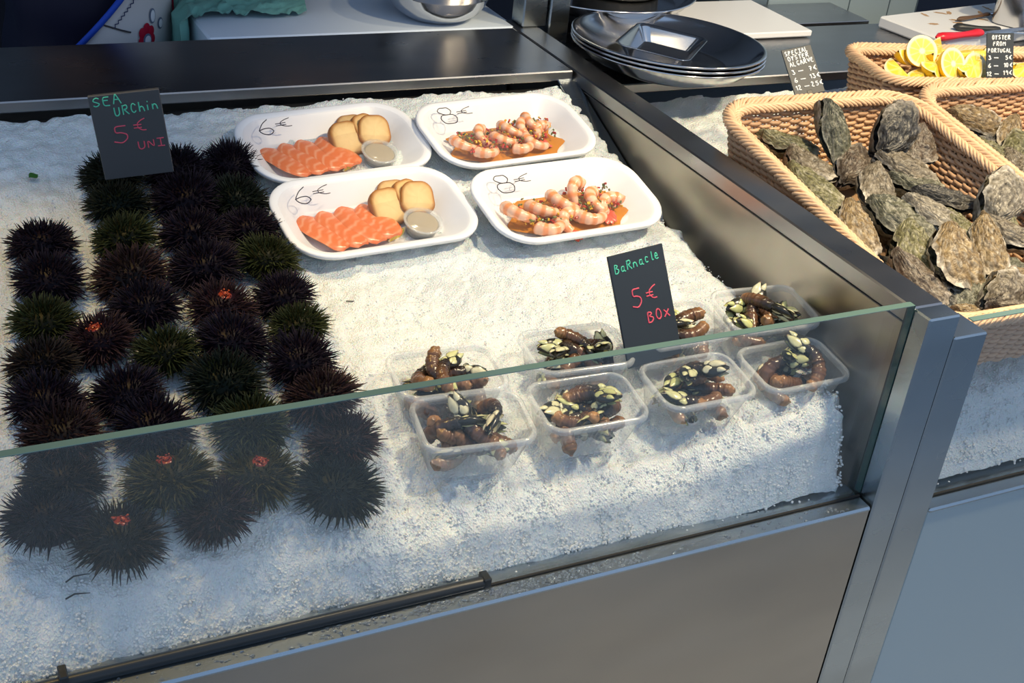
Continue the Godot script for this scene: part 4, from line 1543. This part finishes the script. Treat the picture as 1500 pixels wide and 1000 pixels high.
	b.lathe([Vector2(0, 0), Vector2(.066, 0), Vector2(.072, .004), Vector2(.075, .09), Vector2(.077, .092), Vector2(.074, .096), Vector2(.03, .108), Vector2(0, .11)], 48)
	obj("pot", b, M.black, pot)
	b = MB.new()
	b.lathe([Vector2(.008, .109), Vector2(.012, .118), Vector2(.009, .126), Vector2(0, .127)], 20)
	obj("lid_knob", b, M.black, pot)
	b = MB.new()
	b.bar(.308, .552, .204, .2145, -1.065, -.882, .002)
	tag(obj("cutting_board", b, M.white_board, self, true), "clean white cutting board right of the stacked platters", "cutting board")
	# the stained board with the knives
	var bt := thing("cutting_board", "stained white cutting board with knives at the right, behind the lemons", "cutting board", xf(Vector3(.752, .2025, -.772), .16))
	b = MB.new()
	b.box(Vector3(.17, .0105, -.075), Vector3(.34, .020, .15), .003)
	obj("board", b, M.white_board, bt, true)
	for k in 9:
		var st := MB.new()
		var rr := PackedVector3Array()
		for j in 14:
			var q := rng.randf_range(.5, 1.0)
			rr.append(Vector3(.016 * q * cos(TAU * j / 14), 0, -.006 * q * sin(TAU * j / 14)))
		st.fan(rr, Vector3.ZERO, true)
		obj("stain", st, mat(.40, .25, .13, .6), bt, false, xf(Vector3(rng.randf_range(.06, .28), .0207, rng.randf_range(-.13, -.07)), rng.randf() * 3.0))
	knife("black-handled knife lying on the stained cutting board", Vector3(.815, .2295, -.828), -.36, .085, .0075, mat(.02, .022, .022, .4), .14)
	knife("narrow brown-handled oyster knife at the back of the stained board", Vector3(.862, .2285, -.868), .22, .10, .0045, mat(.10, .055, .03, .5), .06)
	knife("red-handled knife lying across the front of the stained board", Vector3(.722, .2315, -.770), .12, .115, .0085, mat(.62, .015, .03, .3), .16)
	var gp := thing("steel_container", "deep rectangular steel container at the top right corner, on the stained board", "container", xf(Vector3(1.045, .2235, -.845), .50))
	b = MB.new()
	rows = []
	for e in [[.012, .001], [.010, .002], [.002, .085], [.0, .088], [-.006, .0885], [-.006, .0865], [0.0, .086], [.004, .002], [.012, 0]]:
		rows.append(ring(.20 - 2 * e[0], .14 - 2 * e[0], .018, e[1], 8))
	rows.reverse()
	b.sheet(rows, true)
	b.fan(ring(.176, .116, .018, .001, 8), Vector3(0, .001, 0), true)
	obj("container", b, M.pan, gp)
	# a cabinet far left
	var cb := thing("steel_cabinet", "blue-grey steel cabinet at the far left behind the vendor", "cabinet", xf(Vector3(-1.06, -.67, -1.85)))
	b = MB.new()
	b.bar(-.5, .34, 0, 1.6, -.3, .3, .003)
	obj("body", b, mat(.10, .15, .20, .5, .2), cb, true)
	for k in 2:
		b = MB.new()
		b.bar(-.495 + .418 * k, -.082 + .418 * k, .02, 1.58, .3, .315, .002)
		var dr := obj("door", b, mat(.11, .165, .22, .45, .2), cb, true)
		var hd := MB.new()
		hd.tube(PackedVector3Array([Vector3(-.10 + .04 * k, .75, .33), Vector3(-.10 + .04 * k, .90, .33)]), .006, 8)
		obj("handle", hd, M.steel, dr)
	# bits lying on the ice
	b = MB.new()
	b.tube(PackedVector3Array([Vector3(-.0045, 0, 0), Vector3(.0045, .0004, .0005)]), PackedFloat32Array([.0007, .0005]), 5)
	var bit := obj("broken_spine", b, M.rubber, self, false, xf(Vector3(-.469, ice_a(-.469, -.325) + .002, -.325), -.3))
	tag(bit, "single broken dark spine on the bare ice right of the urchins", "spine")
	b = MB.new()
	var lf := []
	for i in 9:
		var tt := i / 8.0
		var w := .0055 * sin(PI * clampf(tt, .03, .97))
		lf.append(PackedVector3Array([Vector3(tt * .012, .0015 * sin(tt * 3), -w), Vector3(tt * .012, .0006, 0), Vector3(tt * .012, .0015, w)]))
	b.sheet(lf)
	tag(obj("leaf_scrap", b, mat(.03, .13, .02, .5), self, false, xf(Vector3(-.752, ice_a(-.752, -.592) + .004, -.592), .6, .3)), "scrap of green leaf on the ice left of the urchin sign", "leaf")
	for k in 2:
		b = MB.new()
		b.tube(PackedVector3Array([Vector3(-.010, 0, 0), Vector3(-.002, .001, -.002), Vector3(.010, 0, .001)]), PackedFloat32Array([.0008, .0008, .0004]), 5)
		var x: float = [-.795, -.797][k]
		var z: float = [-.067, -.055][k]
		tag(obj("broken_spine", b, M.rubber, self, false, xf(Vector3(x, ice_a(x, z) + .004, z), [.3, .12][k])), ["upper of two broken spines on the ice in front of the leftmost urchins", "lower of two broken spines on the ice in front of the leftmost urchins"][k], "spine")

func knife(label: String, at: Vector3, yaw: float, L: float, r: float, m: Material, blade: float) -> void:
	var o := thing("knife", label, "knife", xf(at, yaw))
	var b := MB.new()
	var path := PackedVector3Array()
	var rad := PackedFloat32Array()
	for k in 14:
		var t := k / 13.0
		path.append(Vector3(L * t, .001 * sin(t * 3.0), .004 * sin(t * PI)))
		rad.append(r * (1.0 + .22 * cos(t * 5.5)) * sqrt(clampf(t / .1 + .05, 0, 1)) * (1.0 if t < .95 else .8))
	b.tube(path, rad, 12, Color.WHITE, true, .75)
	obj("handle", b, m, o)
	b = MB.new()
	var rows := []
	for i in 12:
		var t := i / 11.0
		var w := .018 * (1.0 - pow(t, 3.0)) + .001
		var p := Vector3(L + blade * t, -.0005, .002)
		rows.append(PackedVector3Array([p + Vector3(0, 0, -.006), p + Vector3(0, .0009, -.005), p + Vector3(0, .0001, w - .006), p + Vector3(0, -.0006, -.005)]))
	b.sheet(rows, true)
	obj("blade", b, M.steel_bright, o)

# ---------- the vendor ----------
# a surface net round capsules that taper from ra to rb, joined with a smooth minimum
func net(mb: MB, bones: Array, cell: float, k: float, col: Color) -> void:
	var lo := Vector3.INF
	var hi := -Vector3.INF
	for e in bones:
		var m := Vector3.ONE * (maxf(e[2], e[3]) + cell * 2)
		lo = lo.min(e[0] - m).min(e[1] - m)
		hi = hi.max(e[0] + m).max(e[1] + m)
	var n := Vector3i(((hi - lo) / cell).ceil()) + Vector3i.ONE
	var f := PackedFloat32Array()
	f.resize(n.x * n.y * n.z)
	f.fill(1.0)
	for e in bones:
		var ab: Vector3 = e[1] - e[0]
		var l2 := maxf(ab.length_squared(), 1e-9)
		var m := Vector3.ONE * (maxf(e[2], e[3]) + cell * 2.5)
		var a := Vector3i(((e[0].min(e[1]) - m - lo) / cell).floor()).clamp(Vector3i.ZERO, n - Vector3i.ONE)
		var z := Vector3i(((e[0].max(e[1]) + m - lo) / cell).ceil()).clamp(Vector3i.ZERO, n - Vector3i.ONE)
		for i in range(a.x, z.x + 1):
			for j in range(a.y, z.y + 1):
				for g in range(a.z, z.z + 1):
					var p := lo + Vector3(i, j, g) * cell
					var t := clampf((p - e[0]).dot(ab) / l2, 0.0, 1.0)
					var d: float = (p - e[0] - ab * t).length() - lerpf(e[2], e[3], t)
					var at := (i * n.y + j) * n.z + g
					var o := f[at]
					var h := clampf(.5 + .5 * (o - d) / k, 0.0, 1.0)
					f[at] = lerpf(o, d, h) - k * h * (1.0 - h)
	var cellv := {}
	var s := [n.y * n.z, n.z, 1]
	for i in n.x - 1:
		for j in n.y - 1:
			for g in n.z - 1:
				var at := (i * n.y + j) * n.z + g
				var neg := 0
				for c in 8:
					if f[at + (c & 1) * s[0] + ((c >> 1) & 1) * s[1] + (c >> 2)] < 0.0:
						neg += 1
				if neg == 0 or neg == 8:
					continue
				var sum := Vector3.ZERO
				var cnt := 0
				for c in 8:
					for ax in 3:
						if c & (1 << ax):
							continue
						var c2 := c | (1 << ax)
						var v0 := f[at + (c & 1) * s[0] + ((c >> 1) & 1) * s[1] + (c >> 2)]
						var v1 := f[at + (c2 & 1) * s[0] + ((c2 >> 1) & 1) * s[1] + (c2 >> 2)]
						if (v0 < 0.0) != (v1 < 0.0):
							var q := Vector3(c & 1, (c >> 1) & 1, c >> 2)
							q[ax] += v0 / (v0 - v1)
							sum += q
							cnt += 1
				cellv[at] = mb.v(lo + (Vector3(i, j, g) + sum / cnt) * cell, col)
	for i in range(1, n.x - 1):
		for j in range(1, n.y - 1):
			for g in range(1, n.z - 1):
				var at := (i * n.y + j) * n.z + g
				for ax in 3:
					var v0 := f[at]
					var v1 := f[at + s[ax]]
					if (v0 < 0.0) == (v1 < 0.0):
						continue
					var u: int = s[(ax + 1) % 3]
					var w: int = s[(ax + 2) % 3]
					var a: int = cellv.get(at, -1)
					var b: int = cellv.get(at - u, -1)
					var c: int = cellv.get(at - u - w, -1)
					var d: int = cellv.get(at - w, -1)
					if mini(mini(a, b), mini(c, d)) < 0:
						continue
					if v0 < 0.0:
						mb.q(a, b, c, d)
					else:
						mb.q(d, c, b, a)

func vendor() -> void:
	var o := thing("person", "person in dark navy clothes and an embroidered white apron standing behind the shelf", "person", xf(Vector3(-.590, -.67, -1.20)))
	# facing right (+x); the left side is towards the glass
	var body := MB.new()
	net(body, [[Vector3(.02, 1.50, 0), Vector3(.03, 1.58, 0), .078, .082], [Vector3(.05, 1.47, 0), Vector3(.075, 1.45, 0), .06, .045], [Vector3(.0, 1.34, 0), Vector3(.01, 1.45, 0), .05, .05],
		[Vector3(0, 1.30, .15), Vector3(.0, 1.30, -.15), .055, .055], [Vector3(0, 1.20, .06), Vector3(.0, 1.20, -.06), .095, .095], [Vector3(0, .93, .06), Vector3(0, .93, -.06), .10, .10],
		[Vector3(0, 1.30, .18), Vector3(.03, 1.03, .235), .045, .036], [Vector3(.03, 1.03, .235), Vector3(.22, 1.04, .20), .036, .026], [Vector3(0, 1.30, -.18), Vector3(.03, 1.03, -.235), .045, .036], [Vector3(.03, 1.03, -.235), Vector3(.22, 1.04, -.20), .036, .026],
		[Vector3(0, .88, .085), Vector3(.01, .48, .09), .085, .056], [Vector3(.01, .48, .09), Vector3(-.01, .08, .09), .056, .036], [Vector3(0, .88, -.085), Vector3(.01, .48, -.09), .085, .056], [Vector3(.01, .48, -.09), Vector3(-.01, .08, -.09), .056, .036],
		[Vector3(-.01, .05, .09), Vector3(.14, .03, .10), .04, .03], [Vector3(-.01, .05, -.09), Vector3(.14, .03, -.10), .04, .03]], .014, .03, Color(.48, .28, .20))
	# palms and five bent fingers each
	for sd in [1.0, -1.0]:
		var w := Vector3(.22, 1.04, .20 * sd)
		var hb := [[w, w + Vector3(.075, -.004, 0), .024, .026]]
		for k in 4:
			var b0 := w + Vector3(.085, 0, (k - 1.5) * .019)
			var len: float = [.030, .036, .034, .026][k]
			hb.append([b0, b0 + Vector3(len, -.006, 0), .0085, .008])
			hb.append([b0 + Vector3(len, -.006, 0), b0 + Vector3(len * 1.6, -.026, 0), .008, .0068])
		hb.append([w + Vector3(.02, -.004, -.022 * sd), w + Vector3(.065, -.018, -.048 * sd), .0105, .0085])
		net(body, hb, .005, .006, Color(.48, .28, .20))
	net(body, [[Vector3(.098, 1.535, .0), Vector3(.112, 1.515, .0), .010, .013], [Vector3(.02, 1.53, .085), Vector3(.018, 1.51, .086), .014, .009], [Vector3(.02, 1.53, -.085), Vector3(.018, 1.51, -.086), .014, .009], [Vector3(.085, 1.487, .018), Vector3(.085, 1.487, -.018), .012, .012]], .004, .006, Color(.46, .25, .18))
	obj("body", body, M.v42, o)
	for sd in [-1, 1]:
		var ey := MB.new()
		net(ey, [[Vector3(.092, 1.548, .030 * sd), Vector3(.093, 1.548, .030 * sd), .010, .010]], .004, .002, Color(.05, .035, .03))
		obj("eye", ey, M.v25, o)
	var hair := MB.new()
	net(hair, [[Vector3(.0, 1.58, 0), Vector3(.02, 1.60, 0), .09, .085], [Vector3(-.05, 1.55, .03), Vector3(-.05, 1.55, -.03), .055, .055], [Vector3(-.06, 1.50, .0), Vector3(-.075, 1.44, .0), .04, .02]], .012, .02, Color(.03, .02, .015))
	obj("hair", hair, M.v60, o)
	var navy := Color(.006, .007, .022)
	var jm := MB.new()
	net(jm, [[Vector3(0, 1.31, .14), Vector3(.0, 1.31, -.14), .075, .075], [Vector3(0, 1.20, .07), Vector3(.0, 1.20, -.07), .115, .115], [Vector3(0, .90, .065), Vector3(0, .90, -.065), .112, .112], [Vector3(0, .78, .07), Vector3(0, .78, -.07), .118, .118],
		[Vector3(0, 1.30, .18), Vector3(.03, 1.03, .235), .062, .052], [Vector3(.03, 1.03, .235), Vector3(.18, 1.04, .205), .052, .042], [Vector3(0, 1.30, -.18), Vector3(.03, 1.03, -.235), .062, .052], [Vector3(.03, 1.03, -.235), Vector3(.18, 1.04, -.205), .052, .042]], .014, .03, navy)
	obj("jumper", jm, M.v60, o)
	var tr := MB.new()
	net(tr, [[Vector3(0, .80, .08), Vector3(.01, .48, .09), .105, .078], [Vector3(.01, .48, .09), Vector3(-.005, .09, .09), .078, .062], [Vector3(0, .80, -.08), Vector3(.01, .48, -.09), .105, .078], [Vector3(.01, .48, -.09), Vector3(-.005, .09, -.09), .078, .062]], .015, .03, navy)
	obj("trousers", tr, M.v60, o)
	for sd in [-1, 1]:
		var sh := MB.new()
		net(sh, [[Vector3(-.03, .045, .09 * sd), Vector3(.15, .036, .10 * sd), .045, .036]], .012, .01, Color(.01, .01, .01))
		obj("shoe", sh, M.v42, o)
	# the apron wraps the front; ap() is a place on it by angle from the front and height above the pavement
	var ap := func(deg: float, y: float, out := 0.0) -> Vector3:
		var a := deg_to_rad(deg)
		return Vector3((.128 + out) * cos(a), y, (.205 + out) * sin(a))
	var edge := func(y: float) -> float: return clampf(83.0 + (.933 - y) * 385.0, 55.0, 112.0)
	var m := MB.new()
	for side in 2:
		var rows := []
		for i in 30:
			var y := lerpf(1.22, .42, i / 29.0)
			var row := PackedVector3Array()
			var e: float = edge.call(y)
			for j in 40:
				var a := lerpf(-e, e, j / 39.0)
				row.append(ap.call(a, y, (.0 if side else .002) + .003 * sin(a * .12 + y * 9.0) * smoothstep(1.0, .6, y)))
			if side:
				row.reverse()
			rows.append(row)
		rows.reverse()
		m.sheet(rows)
	for k in range(0, m.idx.size(), 3):
		var t := m.idx[k + 1]
		m.idx[k + 1] = m.idx[k + 2]
		m.idx[k + 2] = t
	var apm := mat(.50, .50, .52, .8)
	apm.rim_enabled = true
	apm.rim = .2
	var apron := obj("apron", m, apm, o)
	var line := func(called: String, pts: Array, rad: float, col: Color, out := .004) -> void:
		var path := PackedVector3Array()
		for e in pts:
			path.append(ap.call(e[0], e[1], out))
		var mb := MB.new()
		mb.tube(path, rad, 6, col)
		obj(called, mb, M.v60, apron)
	var tp := []
	for k in 24:
		var y := lerpf(1.15, .815, k / 23.0)
		tp.append([edge.call(y), y])
	line.call("blue_trim", tp, .0045, Color(.015, .06, .42), .005)
	var zz := []
	for k in 30:
		zz.append([58.0 + k * 1.02 + 1.0 * (k % 2), .968 - k * .0026 + .0018 * (k % 2)])
	line.call("zigzag_stitching", zz, .0008, Color(.01, .02, .09), .0035)
	line.call("pocket_seam", [[93, .899], [88, .895], [82, .890], [77, .886]], .0012, Color(.04, .04, .05), .0035)
	line.call("red_edging", [[38, 1.0], [36.8, .91], [35, .846], [34, .7]], .0014, Color(.22, .01, .03), .004)
	# the embroidered flower: five red petals round a white heart, two small white ones above
	var fl := func(called: String, deg: float, y: float, rx: float, ry: float, col: Color, out: float) -> void:
		var mb := MB.new()
		var c: Vector3 = ap.call(deg, y, out)
		var rr := PackedVector3Array()
		for k in 20:
			rr.append(ap.call(deg + rad_to_deg(rx / .19) * cos(TAU * k / 20), y + ry * sin(TAU * k / 20), out - .0012))
		mb.fan(rr, c, false, col)
		obj(called, mb, M.v60, apron)
	for k in 5:
		var a := deg_to_rad(-20 + 55 * k)
		fl.call("red_petal", 65.5 - rad_to_deg(.0135 / .19) * cos(a), .874 + .0125 * sin(a), .0085, .0080, Color(.36, .006, .03), .0045)
	fl.call("flower_heart", 65.5, .870, .0105, .0095, Color(.10, .13, .22), .0055)
	fl.call("flower_heart", 65.5, .870, .0075, .0066, Color(.55, .58, .66), .0065)
	for e in [[60.5, .902, .006, .0085], [53.5, .887, .0062, .006]]:
		fl.call("small_petal", e[0], e[1], e[2] + .0025, e[3] + .0025, Color(.12, .16, .24), .0045)
		fl.call("small_petal", e[0], e[1], e[2], e[3], Color(.60, .64, .70), .0055)
